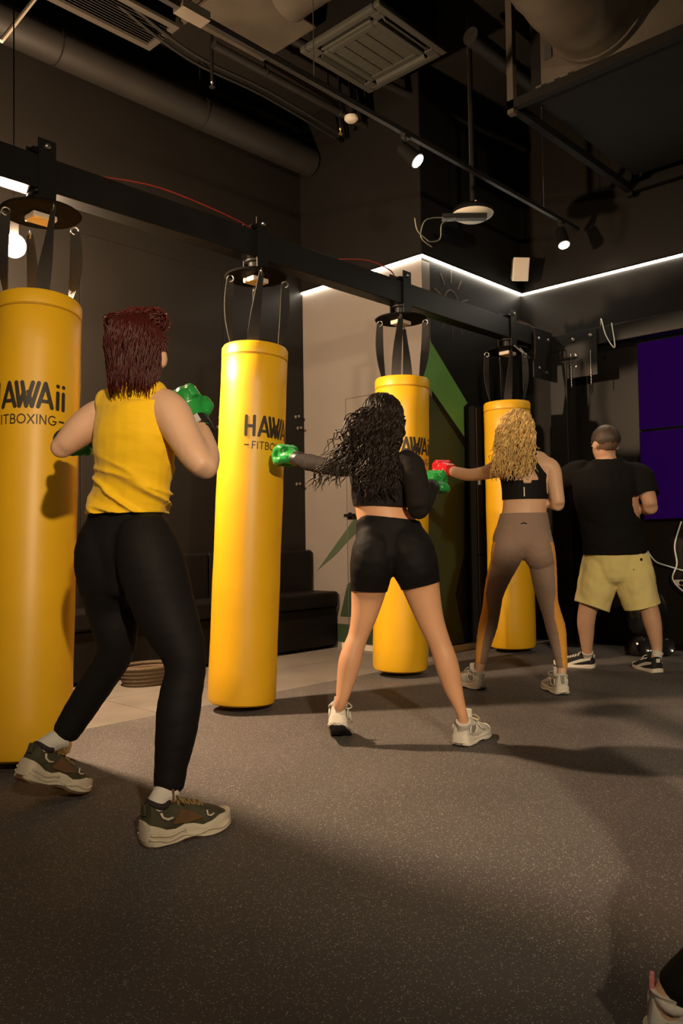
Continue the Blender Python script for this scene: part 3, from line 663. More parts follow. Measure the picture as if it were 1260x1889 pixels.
H_RED = mat('dark red hair', (.055, .009, .007), .45, spec=.55); H_BLK = mat('black brown hair', (.018, .010, .0065), .45, spec=.4)
H_BLD = mat('golden blonde hair', (.78, .50, .18), .42, spec=.5, noise_amt=.35, noise_scale=40); H_BRN = mat('short brown hair', (.045, .027, .016), .6)
add_translucent(H_RED, (.85, .10, .05), .30); add_translucent(H_BLD, (.8, .5, .2), .08)
M_CREAM = mat('cream midsole', (.62, .53, .40), .6, noise_amt=.06, noise_scale=30); M_GUM = mat('gum outsole', (.24, .12, .06), .6)
M_OLIVE = mat('olive suede', (.052, .045, .022), .85, noise_amt=.3, noise_scale=25); M_BROWN = mat('brown suede', (.13, .062, .022), .85, noise_amt=.15, noise_scale=30)
M_SHOEW = mat('white mesh upper', (.62, .57, .50), .7, bump=.25, bump_scale=260); M_SHOEG = mat('grey mesh panel', (.27, .245, .215), .75); M_SOLEW = mat('white foam sole', (.72, .65, .54), .55)
M_SHOEB = mat('black suede', (.010, .009, .009), .85); M_TREAD = mat('black rubber tread', (.012, .011, .010), .7); M_LACE = mat('cream lace', (.52, .45, .33), .8); M_TANLACE = mat('tan lace', (.24, .15, .06), .8)
M_PINK = mat('pink heel tab', (.55, .20, .18), .7); M_BLUE = mat('blue logo', (.02, .08, .32), .5); M_WHITEMARK = mat('white mark', (.70, .65, .56), .6)

def remesh(geo, voxel, smooth=6, fac=.5):
    me = geo.mesh('tmp'); o = bpy.data.objects.new('tmp', me); COL.objects.link(o)
    m = o.modifiers.new('r', 'REMESH'); m.mode = 'VOXEL'; m.voxel_size = voxel; m.use_smooth_shade = True
    if smooth: s = o.modifiers.new('s', 'SMOOTH'); s.iterations = smooth; s.factor = fac
    bpy.context.view_layer.update(); dg = bpy.context.evaluated_depsgraph_get()
    out = bpy.data.meshes.new_from_object(o.evaluated_get(dg))
    bpy.data.objects.remove(o, do_unlink=True); bpy.data.meshes.remove(me)
    return out
def finish(me, name, m, parent, cuts=(), keep=None, disp=None, solid=0.0, slot=None):
    """cuts: (point, normal, centre, radius) drop what is beyond the plane (inside the ball); keep: predicate on face centre"""
    bm = bmesh.new(); bm.from_mesh(me)
    if disp:
        bm.normal_update()
        for v in bm.verts: v.co += v.normal*disp(v.co)
    for c in cuts:
        p, n = V(c[0]), V(c[1]).normalized(); ctr = V(c[2]) if len(c) > 2 and c[2] is not None else None; R = c[3] if len(c) > 3 else 9
        fs = [f for f in bm.faces if ctr is None or (f.calc_center_median()-ctr).length < R]
        gm = list({v for f in fs for v in f.verts}) + list({e for f in fs for e in f.edges}) + fs
        bmesh.ops.bisect_plane(bm, geom=gm, plane_co=p, plane_no=n)
        kill = [v for v in bm.verts if (v.co-p).dot(n) > 1e-5 and (ctr is None or (v.co-ctr).length < R)]
        bmesh.ops.delete(bm, geom=kill, context='VERTS')
    if keep:
        bmesh.ops.delete(bm, geom=[f for f in bm.faces if not keep(f.calc_center_median())], context='FACES')
        for _ in range(3):
            bv = [v for v in bm.verts if v.is_boundary]
            new = {}
            for v in bv:
                nb = [e.other_vert(v).co for e in v.link_edges if e.is_boundary]
                if len(nb) == 2: new[v] = v.co*.5 + (nb[0]+nb[1])*.25
            for v, c in new.items(): v.co = c
    off = world_off(parent)
    for v in bm.verts: v.co -= off
    for f in bm.faces: f.smooth = True
    if slot:
        for f in bm.faces: f.material_index = slot(f.calc_center_median()+off)
    m2 = bpy.data.meshes.new(name); bm.to_mesh(m2); bm.free(); bpy.data.meshes.remove(me)
    for mm in (m if isinstance(m, (list, tuple)) else [m]): m2.materials.append(mm)
    o = bpy.data.objects.new(name, m2); COL.objects.link(o); o.parent = parent
    if solid: s = o.modifiers.new('solid', 'SOLIDIFY'); s.thickness = solid; s.offset = -1
    return o
def loft(g, st, inflate=0.0, n=22, sub=5):
    """st: rows (point, ra, rb, side)"""
    rows = catmull([tuple(p)+(ra, rb)+tuple(sd) for p, ra, rb, sd in st], sub)
    pts = [V(r[:3]) for r in rows]; ra = [max(.004, r[3])+inflate for r in rows]; rb = [max(.004, r[4])+inflate for r in rows]; sd = [V(r[5:8]) for r in rows]
    def capend(i0, i1, sgn):
        t = (pts[i0]-pts[i1]).normalized(); k = min(ra[i0], rb[i0])
        return [(pts[i0]+t*k*.45*math.sin(q), ra[i0]*math.cos(q), rb[i0]*math.cos(q), sd[i0]) for q in (.5, 1.0, 1.35)]
    a = capend(0, 1, 1); b = capend(-1, -2, 1)
    allr = list(reversed(a)) + list(zip(pts, ra, rb, sd)) + b
    g.tube([r[0] for r in allr], [r[1] for r in allr], n, True, [r[2] for r in allr], [r[3] for r in allr])
def sta(rows, side, ratio=1.0):
    """pixel stations (x, y, depth, width_px[, ratio]) -> loft rows"""
    out = []
    for r in rows:
        x, y, d, wpx = r[:4]; rt = r[4] if len(r) > 4 else ratio; ra = wpx*.5*d/F
        out.append((at(x, y, d), ra, ra*rt, r[5] if len(r) > 5 else side))
    return out
class Person:
    def __init__(s, base, label, fwd, skin):
        s.root = thing('person', base, label, 'person', None); s.fwd = V(fwd).normalized(); s.side = s.fwd.cross(UP).normalized(); s.skin = skin; s.g = Geo()
    def limb(s, st, inflate=0): loft(s.g, st, inflate)
    def head(s, c, h=.225, wid=.152, tilt=0.0, yaw=0.0, roll=0.0):
        """head with brow, nose, lips, jaw, ears; c is the skull centre"""
        f = (Matrix.Rotation(yaw, 3, 'Z') @ s.fwd); sd = f.cross(UP).normalized()
        f = Matrix.Rotation(tilt, 3, sd) @ f; up = sd.cross(f).normalized()
        rm = Matrix.Rotation(roll, 3, f); sd = rm @ sd; up = rm @ up
        s.hc, s.hf, s.hs, s.hu, s.hw, s.hh = V(c), f, sd, up, wid, h
        P = lambda a, b, d: V(c) + sd*a + f*b + up*d
        g = s.g; r = wid/2
        g.ball(P(0, -.012, .025), r, .098, h*.40, ax=sd, ay=f, az=up)
        g.ball(P(0, .020, -.030), r*.86, .075, h*.38, ax=sd, ay=f, az=up)
        g.ball(P(0, .050, -.082), .034, .032, .026, ax=sd, ay=f, az=up)
        g.tube([P(0, .086, .012), P(0, .104, -.018), P(0, .112, -.032)], [.009, .012, .014], 10)
        g.ball(P(0, .092, -.062), .024, .012, .012, ax=sd, ay=f, az=up)
        for k in (-1, 1):
            g.ball(P(k*.033, .074, .022), .026, .014, .009, ax=sd, ay=f, az=up)
            e = P(k*(r+.009), -.010, -.014)
            ef = (f*.9 + sd*k*.45).normalized()
            g.ball(e, .012, .019, .032, ax=ef.cross(up), ay=ef, az=up)
    def face(s):
        P = lambda a, b, d: s.hc + s.hs*a + s.hf*b + s.hu*d
        for k in (-1, 1):
            e = Geo().ball(P(k*.032, .077, .004), .0125, .0125, .0085, ax=s.hs, ay=s.hf, az=s.hu).build('eye', M_EYE, s.root, smooth=True)
            Geo().ball(P(k*.032, .087, .004), .0055, .0035, .0055, ax=s.hs, ay=s.hf, az=s.hu).build('iris', M_IRIS, e, smooth=True)
        Geo().ball(P(0, .099, -.062), .020, .007, .0075, ax=s.hs, ay=s.hf, az=s.hu).build('lips', M_LIP, s.root, smooth=True)
    def body(s, voxel=.0085, smooth=5):
        return finish(remesh(s.g, voxel, smooth), 'body', s.skin, s.root)
def strands_geo(paths, r0, r1, n=4):
    g = Geo()
    for p in paths:
        m = len(p); rs = [r0*(1-.15*i/m) if i < m*.6 else r0 + (r1-r0)*((i/m-.6)/.4) for i in range(m)]
        g.tube(p, rs, n, True)
    return g
def curl(guide, amp, freq, seg, phase=None, ramp=.25):
    """helix wound about a guide curve"""
    pts = [V(p) for p in catmull(guide, max(2, seg//(len(guide)-1)))]; ph = random.uniform(0, 2*PI) if phase is None else phase; out = []; L = 0
    for i, p in enumerate(pts):
        t = pts[min(i+1, len(pts)-1)] - pts[max(i-1, 0)]
        if i: L += (pts[i]-pts[i-1]).length
        a = t.cross(RIGHT); a = a.normalized() if a.length > 1e-6 else V((1, 0, 0)); b = t.cross(a).normalized()
        k = amp*min(1, (i/len(pts))/ramp)
        out.append(p + a*(k*math.cos(ph+L*freq)) + b*(k*math.sin(ph+L*freq)))
    return out

# ---------------------------------------------------------------- gloves and shoes
def glove(person, wrist, d, up, m_main, m_strap, size=1.0, mirror=1, m_white=None):
    d = V(d).normalized(); up = V(up); up = (up - d*up.dot(d)).normalized(); sd = d.cross(up)*mirror
    P = lambda x, y, z: V(wrist) + d*(x*size) + sd*(y*size) + up*(z*size)
    g = Geo()
    g.tube([P(-.035, 0, 0), P(0, 0, 0), P(.035, 0, .002), P(.075, 0, .008), P(.105, 0, .012)], [.037*size, .037*size, .044*size, .052*size, .046*size], 18, True, [.034*size, .034*size, .036*size, .042*size, .038*size], sd)
    for i in range(4):                                         # padded fingers curling over the fist
        y = (-.039 + i*.026); L = (0, .006, .004, -.004)[i]
        g.tube([P(.070, y, .034), P(.102+L, y, .040), P(.128+L, y, .022), P(.132+L, y, -.008), P(.112, y, -.034), P(.082, y, -.038)], [.019*size, .021*size, .021*size, .020*size, .019*size, .016*size], 12)
    g.tube([P(.025, .040, -.006), P(.055, .058, -.016), P(.088, .056, -.026), P(.110, .044, -.034)], [.016*size, .021*size, .020*size, .016*size], 12)
    o = finish(remesh(g, .0045*size, 9), 'boxing_glove', m_main, person.root)
    tb = lambda a, b, r, rz, m_, nm: Geo().tube([P(a, 0, 0), P(a+.004, 0, 0), P(b-.004, 0, 0), P(b, 0, 0)], [r*size*.97, r*size, r*size, r*size*.97], 20, True, [rz*size*.97, rz*size, rz*size, rz*size*.97], sd).build(nm, m_, o, smooth='auto')
    tb(-.030, .014, .0415, .0385, m_strap, 'wrist_strap'); tb(-.046, -.036, .040, .037, m_strap, 'cuff_edge')
    if m_white: Geo().obox(P(-.008, 0, .0385), d, sd, up, .016*size, .020*size, .0015).build('strap_label', m_white, o)
    return o
def shoe(person, heel, toe_dir, L=.28, lift=0.0, wid=.098, kind='chunky', roll=0.0, sock=True, ankle=None, mirror=1):
    """heel: world point of the sole under the heel; lift: heel pitch (radians, toes stay down)"""
    x = V(toe_dir); x.z = 0; x.normalize(); y = UP.cross(x); q = Matrix.Rotation(lift, 3, y); xx = q @ x; zz = q @ UP
    yy = y
    P = lambda a, b, c: V(heel) + xx*a + yy*(b*mirror) + zz*c
    sole_h = {'chunky': .046, 'runner': .034, 'flat': .026}[kind]
    mats = {'chunky': (M_OLIVE, M_CREAM, M_GUM), 'runner': (M_SHOEW, M_SOLEW, M_TREAD), 'flat': (M_SHOEB, M_SOLEW, M_SOLEW)}[kind]
    hw = lambda t: wid/2*(.74 + .10*math.sin(min(1, t*3.3)*PI*.5) + .22*math.exp(-((t-.70)/.22)**2))*(1 if t < .82 else math.sqrt(max(0.02, 1-((t-.82)/.19)**2)))*(1 if t > .06 else math.sqrt(max(.05, 1-((.06-t)/.066)**2)))
    toe_up = lambda t: .018*max(0, (t-.72)/.28)**1.6 + .008*max(0, (.08-t)/.08)
    ts = [0, .012, .035, .07, .12, .2, .3, .4, .5, .6, .7, .8, .88, .94, .975, 1.0]
    # sole
    def wave(t):
        if kind == 'chunky': return .007*math.sin(t*17+.5)
        return .003*math.sin(t*12)
    g = Geo(); vs = []; n = 16; arch = lambda t: (.010 if kind == 'chunky' else .007 if kind == 'runner' else 0)*math.exp(-((t-.46)/.10)**2)
    for t in ts:
        w_ = hw(t)*1.05; b = toe_up(t)+arch(t); top = sole_h + toe_up(t)*.8 + wave(t) + (.012 if kind != 'flat' else 0)*max(0, (.35-t)/.35)
        flare = .006 if kind != 'flat' else .001
        prof = [(-w_*.92, b), (-w_-flare, b+.006), (-w_-flare*.6, b+(top-b)*.38), (-w_-.001, b+(top-b)*.55), (-w_-flare*.5, b+(top-b)*.72), (-w_*.97, top), (-w_*.6, top+.002), (0, top+.003)]
        prof = prof + [(-a, c) for a, c in reversed(prof)][1:] + [(0, b)]
        n = len(prof); vs += [P(t*L, a, c) for a, c in prof]
    m = len(ts); fs = [(i*n+k, i*n+(k+1) % n, (i+1)*n+(k+1) % n, (i+1)*n+k) for i in range(m-1) for k in range(n)] + [tuple(range(n)), tuple(reversed(range((m-1)*n, m*n)))]
    # upper
    toph = lambda t: (.100 if t < .02 else .104 - .004*t/.3 if t < .30 else .100 - (t-.30)*.088 if t < .72 else .063 - (t-.72)*.10)
    g2 = Geo(); vs2 = []; us_ = [.015, .03, .06, .11, .18, .25, .32, .40, .50, .60, .70, .80, .88, .94, .97]
    for t in us_:
        w_ = hw(t)*.99; z0 = sole_h*.75; z1 = toph(t)*(1.05 if kind != 'flat' else .96) + (sole_h-.030)*.8 + toe_up(t)*.5
        if t > .82: z1 = z0 + (z1-z0)*math.sqrt(max(.10, 1-((t-.82)/.165)**2))
        sq = .50 if t < .3 else .62
        row = []
        for k in range(13):
            a = PI*k/12; ca = math.copysign(abs(math.cos(a))**sq, math.cos(a)); row.append(P(t*L + (.012*math.sin(a) if t < .05 else 0), -w_*ca*(1-.28*math.sin(a)**2 if t < .35 else 1), z0 + (z1-z0)*math.sin(a)**.85))
        vs2 += row + [P(t*L, 0, z0-.004)]
    n2 = 14; m2 = len(us_); fs2 = [(i*n2+k, i*n2+(k+1) % n2, (i+1)*n2+(k+1) % n2, (i+1)*n2+k) for i in range(m2-1) for k in range(n2)] + [tuple(range(n2)), tuple(reversed(range((m2-1)*n2, m2*n2)))]
    up = g2.add(vs2, fs2).build('shoe', mats[0], person.root, smooth=True)
    so = g.add(vs, fs).build('sole', mats[1], up, smooth='auto')
    # outsole
    g3 = Geo(); vs3 = []
    for t in ts:
        w_ = hw(t)*.99; b = toe_up(t)+arch(t); h_ = .009 + (.006*abs(math.sin(t*19)) if kind == 'chunky' else 0); fl_ = .0075 if kind != 'flat' else 0
        vs3 += [P(t*L, -w_-fl_, b+h_), P(t*L, -w_*.93, b-.003), P(t*L, w_*.93, b-.003), P(t*L, w_+fl_, b+h_)]
    fs3 = [(i*4+k, i*4+(k+1) % 4, i*4+4+(k+1) % 4, i*4+4+k) for i in range(m-1) for k in range(4)] + [(0, 1, 2, 3), ((m-1)*4+3, (m-1)*4+2, (m-1)*4+1, (m-1)*4)]
    if kind != 'flat': g3.add(vs3, fs3).build('outsole', mats[2], up, smooth='auto')
    zt = lambda t: toph(t)*(1.05 if kind != 'flat' else .96) + (sole_h-.030)*.8
    # laces
    lm = {'chunky': M_TANLACE, 'runner': M_LACE, 'flat': M_WHITEMARK}[kind]
    lg = Geo()
    for i in range(5):
        t = .37 + i*.062; z = zt(t)
        lg.tube([P(t*L, -.024, z-.010), P(t*L+.003, -.012, z+.003), P(t*L+.006, 0, z+.006), P(t*L+.009, .012, z+.003), P(t*L+.012, .024, z-.010)], .0032, 6)
        lg.tube([P(t*L+.016, -.022, z-.012), P(t*L+.010, 0, z+.007), P(t*L, .022, z-.008)], .0028, 6)
    for k in (-1, 1):
        lg.tube([V(p) for p in catmull([P(.36*L, 0, zt(.36)+.006), P(.35*L, k*.03, zt(.36)+.020), P(.38*L, k*.052, zt(.36)+.004), P(.40*L, k*.035, zt(.36)-.004), P(.37*L, k*.008, zt(.36)+.004)], 4)], .0028, 6)
    lg.build('laces', lm, up, smooth=True)
    tg = Geo(); tg.obox(P(.31*L, 0, zt(.3)+.016), yy, xx, zz, .026, .005, .024); tg.build('tongue', {'chunky': M_BROWN, 'runner': M_SHOEW, 'flat': M_SHOEB}[kind], up, bevel=.006)
    # collar
    cg = Geo(); cz = zt(.15) - .010
    ring_ = [P(.155*L + .092*L*1.05*math.cos(a)+.008, wid*.33*math.sin(a), cz + .002 + .010*abs(math.cos(a))**2) for a in [2*PI*i/20 for i in range(21)]]
    cg.tube(ring_, .0085, 8, cap=False); cg.build('collar', {'chunky': mat('dark lining', (.025, .015, .013), .9), 'runner': M_SHOEW, 'flat': M_SHOEB}[kind], up, smooth=True)
    for k in (-1, 1):
        if kind == 'chunky':
            Geo().prism([P(t*L, k*(hw(t)*.985+.001), z) for t, z in ((.27, .060), (.36, .098), (.46, .088), (.60, .062), (.44, .055))], yy*(k*mirror*.004)).build('side_panel', M_BROWN, up)
            Geo().tube([P(.14*L, k*(hw(.14)+.0005), .098), P(.16*L, k*(hw(.16)+.001), .084), P(.21*L, k*(hw(.21)+.0015), .076), P(.27*L, k*(hw(.27)+.0015), .078)], .004, 6).build('trim', M_CREAM, up, smooth=True)
            Geo().tube([P(.64*L, k*(hw(.64)+.001), .080), P(.645*L, k*(hw(.645)+.003), .066), P(.68*L, k*(hw(.68)+.003), .062), P(.72*L, k*(hw(.72)+.002), .066)], .0028, 6).build('side_mark', M_CREAM, up, smooth=True)
        elif kind == 'runner':
            Geo().prism([P(t*L, k*(hw(t)*.985), z) for t, z in ((.14, .052), (.17, .082), (.30, .082), (.33, .066), (.26, .050))], yy*(k*mirror*.003)).build('side_panel', M_SHOEG, up)
            Geo().tube([P(t*L, k*(hw(t)*.99+.003), z) for t, z in ((.15, .084), (.13, .062), (.20, .047), (.30, .050), (.35, .068), (.34, .084))], .0035, 6).build('trim', M_WHITEMARK, up, smooth=True)
            Geo().tube([P(t*L, k*(hw(t)*.98+.002), z) for t, z in ((.40, .085), (.50, .060), (.60, .048))], .0035, 6).build('trim', M_WHITEMARK, up, smooth=True)
        else:
            Geo().tube([P(t*L, k*(hw(t)*.99+.001), z) for t, z in ((.10, .060), (.22, .052), (.36, .044), (.52, .036), (.60, .032))], .0016, 8, True, [.008, .010, .012, .010, .007], zz).build('side_stripe', M_WHITEMARK, up, smooth=True) if False else \
            Geo().prism([P(t*L, k*(hw(t)*.985), z) for t, z in ((.08, .072), (.10, .058), (.30, .044), (.52, .028), (.66, .028), (.52, .044), (.34, .062), (.18, .070))], yy*(k*mirror*.003)).build('side_stripe', M_WHITEMARK, up)
    if kind == 'chunky':
        for k in (-1, 1):
            for zz0, t0, t1, am in ((.020, .02, .52, .005), (.034, .03, .40, .004), (.022, .52, .93, .004)):
                tt = [t0+(t1-t0)*i/14 for i in range(15)]
                Geo().tube([P(t*L, k*(hw(t)*1.05+.004), zz0 + am*math.sin(t*21) + toe_up(t)*.8) for t in tt], .0042, 6).build('midsole_ridge', M_CREAM, up, smooth=True)
    ht = Geo()
    if kind == 'flat': ht.obox(P(.008, 0, .082), yy, xx, zz, .013, .004, .012)
    elif kind == 'runner': ht.obox(P(.013, 0, .084), yy, xx, zz, .011, .005, .024)
    else: ht.obox(P(.006, 0, .104), yy, xx, zz, .012, .005, .016)
    ht.build('heel_tab', {'flat': M_WHITEMARK, 'runner': M_SHOEG, 'chunky': M_OLIVE}[kind], up, bevel=.003)
    if ankle is not None and sock:
        pts_ = [V(q) for q in catmull([P(.17*L, 0, .05)] + [tuple(q) for q in (ankle if isinstance(ankle, list) else [ankle])], 8)]
        Geo().tube(pts_, [.026 + (sock-.026)*(i/(len(pts_)-1))**2 + (.0012 if i % 3 == 0 else 0) for i in range(len(pts_))], 18, True, None, xx).build('sock', M_SOCK, person.root, smooth='auto')
    return up
def ankle_in(heel, toe_dir, L, lift, h):
    x = V(toe_dir); x.z = 0; x.normalize(); y = UP.cross(x); q = Matrix.Rotation(lift, 3, y); return V(heel) + (q @ x)*(.17*L) + (q @ UP)*h
def ridged(c, amp, fx, fz, z0, dz):
    k = max(0.06, min(1, (z0-c.z)/dz)); v = noise.noise(V((c.x*fx+3, c.y*fx, (c.z+.35*c.dot(RIGHT))*fz)))
    return amp*k*(max(0, 1-abs(v)*2.4)**2 - .3)
def folds(amp, fx, fz, thr=None):
    def d(c):
        s = noise.noise(V((c.x*fx, c.y*fx, c.z*fz))) + .5*noise.noise(V((c.x*fx*2.3+5, c.y*fx*2.3, c.z*fz*2.1)))
        k = 1.0
        if thr: k = max(0.15, min(1, (thr[0]-c.z)/thr[1]))
        return amp*s*k
    return d

def cap_hair(p, m, grow=.010, front=.045, low=-.075, nm='hair', front_top=.085, rough=0.0):
    c = p.hc - p.hf*.012 + p.hu*.025
    g = Geo().ball(c, p.hw/2+grow, .098+grow, p.hh*.40+grow, n=48, m=30, ax=p.hs, ay=p.hf, az=p.hu)
    me = g.mesh('tmp')
    def keep(q):
        d = q-p.hc; f = d.dot(p.hf); u = d.dot(p.hu)
        return u > low and (f < front or u > .055) and f < front_top + .3*max(0, u-.08)
    dsp = lambda q: rough*noise.noise(q*70) - (grow-.001)*max(0, min(1, 1-((q-p.hc).dot(p.hu)-low)/.035))
    return finish(me, nm, m, p.root, keep=keep, disp=dsp, solid=.002)
def skull_paths(p, n, grow, hang, az0=70, az1=290, wave=.003, top=8, fq=60, low=100):
    out = []; c = p.hc - p.hf*.012 + p.hu*.025; rx, ry, rz = p.hw/2+grow, .098+grow, p.hh*.40+grow
    for i in range(n):
        az = math.radians(random.uniform(az0, az1)); t0 = math.radians(random.uniform(top, 55)); t1 = math.radians(random.uniform(low-12, low+8)); g = []
        for k in range(7):
            th = t0 + (t1-t0)*k/6; j = 1+random.uniform(-.02, .03)
            g.append(c + p.hu*(rz*math.cos(th)*j) + (p.hf*(ry*math.cos(az)) + p.hs*(rx*math.sin(az)))*(math.sin(th)*j))
        if hang:
            L = random.uniform(hang*.6, hang); e = g[-1]
            for k in (1, 2): g.append(e - UP*(L*k/2) - p.hf*(.004*k) + (p.hc - e).normalized()*(.008*k))
        out.append(curl(g, wave, fq, 24))
    return out

# ---------------------------------------------------------------- woman in the yellow tank top
FW = (AWAY*math.cos(.5) + RIGHT*math.sin(.5))
w1 = Person(onz(215, 1510), 'woman with dark red hair, yellow tank top and black leggings, green gloves raised', FW, SK1)
hr = onz(262, 1562); dr = onz(412, 1520) - onz(252, 1562); hl = onz(157, 1463) - V((.99, .14, 0))*.262 + V((0, 0, .112)); dl = V((.99, .14, 0))
T1 = [(238, 1085, 2.63, 105, .85), (228, 1010, 2.63, 160, .74), (232, 950, 2.62, 150, .70), (243, 890, 2.60, 142, .68), (247, 830, 2.58, 150, .70), (246, 785, 2.57, 152, .64), (243, 752, 2.58, 140, .52), (250, 722, 2.58, 88, .70), (255, 700, 2.58, 58, 1), (254, 670, 2.57, 56, 1)]
LR1 = [(266, 975, 2.56, 92), (272, 1010, 2.54, 112), (282, 1050, 2.53, 120), (300, 1110, 2.52, 112), (320, 1160, 2.50, 98), (338, 1204, 2.48, 80), (342, 1240, 2.47, 70), (334, 1280, 2.46, 74), (329, 1315, 2.45, 76), (323, 1365, 2.44, 69), (315, 1414, 2.43, 57), (311, 1462, 2.42, 46)]
LL1 = [(202, 975, 2.66, 92), (199, 1010, 2.645, 112), (199, 1050, 2.66, 114), (206, 1110, 2.71, 98), (213, 1160, 2.71, 80), (211, 1206, 2.73, 64), (183, 1254, 2.76, 58), (150, 1306, 2.78, 53), (118, 1358, 2.78, 40)]
AR1 = [(296, 748, 2.56, 70), (316, 765, 2.52, 74), (337, 802, 2.48, 64), (358, 838, 2.44, 57), (377, 863, 2.42, 46)]
FR1 = [(379, 866, 2.42, 45), (383, 842, 2.48, 46), (376, 812, 2.56, 40), (368, 788, 2.63, 32), (362, 776, 2.65, 30)]
AL1 = [(190, 765, 2.66, 62), (172, 775, 2.66, 62), (146, 796, 2.65, 58), (118, 822, 2.64, 44)]
FLo1 = [(113, 826, 2.63, 40), (116, 822, 2.70, 40), (121, 816, 2.77, 36), (126, 812, 2.84, 30)]
anr = ankle_in(hr, dr, .285, 0, .14); anl = ankle_in(hl, dl, .285, .42, .14)
g = w1.g
loft(g, sta(T1, w1.side), -.006); loft(g, sta(LR1, w1.side)+[(ankle_in(hr, dr, .285, 0, .06), .036, .036, w1.side)], -.006); loft(g, sta(LL1, w1.side)+[(ankle_in(hl, dl, .285, .42, .11), .035, .035, w1.side), (ankle_in(hl, dl, .285, .42, .06), .035, .035, w1.side)], -.006)
for r_ in (AR1, FR1, AL1, FLo1): loft(g, sta(r_, UP))
w1.head(at(253, 655, 2.57), h=.225, wid=.160, tilt=-.05, yaw=.42, roll=.06)
w1.body(); w1.face()
G = Geo(); loft(G, sta([(r[0], r[1], r[2], r[3]*1.0, r[4]) for r in T1[1:8]], w1.side), .014)
loft(G, sta([(262, 733, 2.57, 60), (287, 738, 2.55, 60)], UP), .006); loft(G, sta([(228, 738, 2.60, 56), (202, 750, 2.63, 58)], UP), .006)
hemp = at(238, 947, 2.60)
finish(remesh(G, .0055, 4), 'tank_top', M_TANK, w1.root, cuts=[(hemp, (0, 0, -1)), (at(254, 700, 2.57), (0, 0, 1))], disp=lambda c: ridged(c, .026, 4.0, 19, 1.17, .20) + folds(.005, 8, 10)(c), solid=.003)
G = Geo(); loft(G, sta(T1[:4], w1.side), .001); loft(G, sta(LR1[:-1]+[(312, 1450, 2.425, 53)], w1.side), .004); loft(G, sta(LL1[:-1]+[(121, 1352, 2.78, 46)], w1.side), .004)
finish(remesh(G, .008, 8), 'leggings', M_BLKCLOTH, w1.root, disp=folds(.0015, 12, 40))
shoe(w1, hr, dr, .285, 0, .105, 'chunky', ankle=[ankle_in(hr, dr, .285, 0, .11), at(311, 1456, 2.42)], sock=.0415); shoe(w1, hl, dl, .285, .42, .105, 'chunky', ankle=[ankle_in(hl, dl, .285, .42, .11), at(117, 1360, 2.78)], sock=.040)
wr = at(365, 783, 2.645); glove(w1, wr, at(322, 712, 2.74)-wr, -AWAY, M_GLOVE_G, M_GLOVE_B, 1.02, 1, mat('silver label', (.5, .48, .44), .5))
wr = at(126, 812, 2.85); glove(w1, wr, at(150, 817, 3.0)-wr, UP, M_GLOVE_G, M_GLOVE_B, 1.0, -1)
cap_hair(w1, H_RED, .008, .03, -.075)
ph = skull_paths(w1, 170, .011, 0, 60, 300, .002, 8, 60, 92) + skull_paths(w1, 260, .012, .15, 100, 260, .004, 40, 60, 104)
for (x, y, sg) in ((285, 596, 1), (216, 602, -1)):
    bc = at(x, y-3, 2.55); Geo().ball(bc, .032, n=14, m=8).build('hair_bun', H_RED, w1.root, smooth=True)
    for i in range(46):
        ax_ = V((random.gauss(0, 1), random.gauss(0, 1), random.gauss(0, 1))).normalized(); b1 = ax_.orthogonal().normalized(); b2 = ax_.cross(b1); r_ = random.uniform(.028, .040); a0 = random.uniform(0, 6.28)
        ph.append([bc + (b1*math.cos(a0+k*.36) + b2*math.sin(a0+k*.36))*(r_*(1+.02*k if k > 10 else 1)) for k in range(15)])
for i in range(150):
    a = random.uniform(-1.35, 1.35); b = w1.hc + w1.hu*(.115*math.cos(a)) + w1.hs*(.09*math.sin(a)) - w1.hf*random.uniform(.0, .05)
    ph.append([b, b + w1.hu*random.uniform(.008, .02) + w1.hs*random.uniform(-.01, .01), b + w1.hu*random.uniform(.015, .035) + w1.hs*random.uniform(-.02, .02)])
strands_geo(ph, .0026, .0010).build('hair_strands', H_RED, w1.root, smooth=True, fixn=False)

# ---------------------------------------------------------------- curly black-haired woman punching
FW = (AWAY*math.cos(.12) + RIGHT*math.sin(.12))
w2 = Person(onz(745, 1368), 'woman with long curly black hair, black crop top and shorts, punching with green gloves', FW, SK2)
hr = onz(846, 1378); dr = onz(898, 1352) - onz(846, 1378); hl = at(622, 1341, 3.46); dl = AWAY*.97 + RIGHT*.1
T2 = [(727, 1045, 3.5, 80, .9), (724, 1022, 3.5, 140, .78), (717, 988, 3.5, 124, .74), (704, 948, 3.5, 96, .74), (700, 915, 3.5, 98, .72), (701, 882, 3.5, 106, .70), (706, 855, 3.5, 104, .60), (708, 836, 3.5, 62, .8), (707, 818, 3.5, 40, 1), (706, 795, 3.5, 38, 1)]
LL2 = [(697, 985, 3.49, 62), (692, 1012, 3.455, 78), (687, 1040, 3.45, 78), (683, 1066, 3.49, 70), (679, 1095, 3.53, 63), (671, 1138, 3.53, 48), (661, 1172, 3.53, 38), (652, 1197, 3.52, 40), (645, 1222, 3.51, 42), (637, 1261, 3.50, 33), (629, 1296, 3.49, 22)]
LR2 = [(748, 985, 3.47, 64), (757, 1012, 3.44, 82), (764, 1040, 3.43, 84), (771, 1062, 3.45, 76), (776, 1080, 3.46, 70), (793, 1140, 3.45, 51), (810, 1184, 3.44, 42), (820, 1212, 3.43, 43), (827, 1236, 3.43, 43), (835, 1266, 3.43, 36), (846, 1298, 3.42, 25), (854, 1324, 3.42, 20)]
AL2 = [(672, 852, 3.50, 44), (650, 856, 3.54, 42), (622, 861, 3.64, 31), (592, 858, 3.80, 27), (570, 853, 3.92, 27), (549, 847, 4.02, 20)]
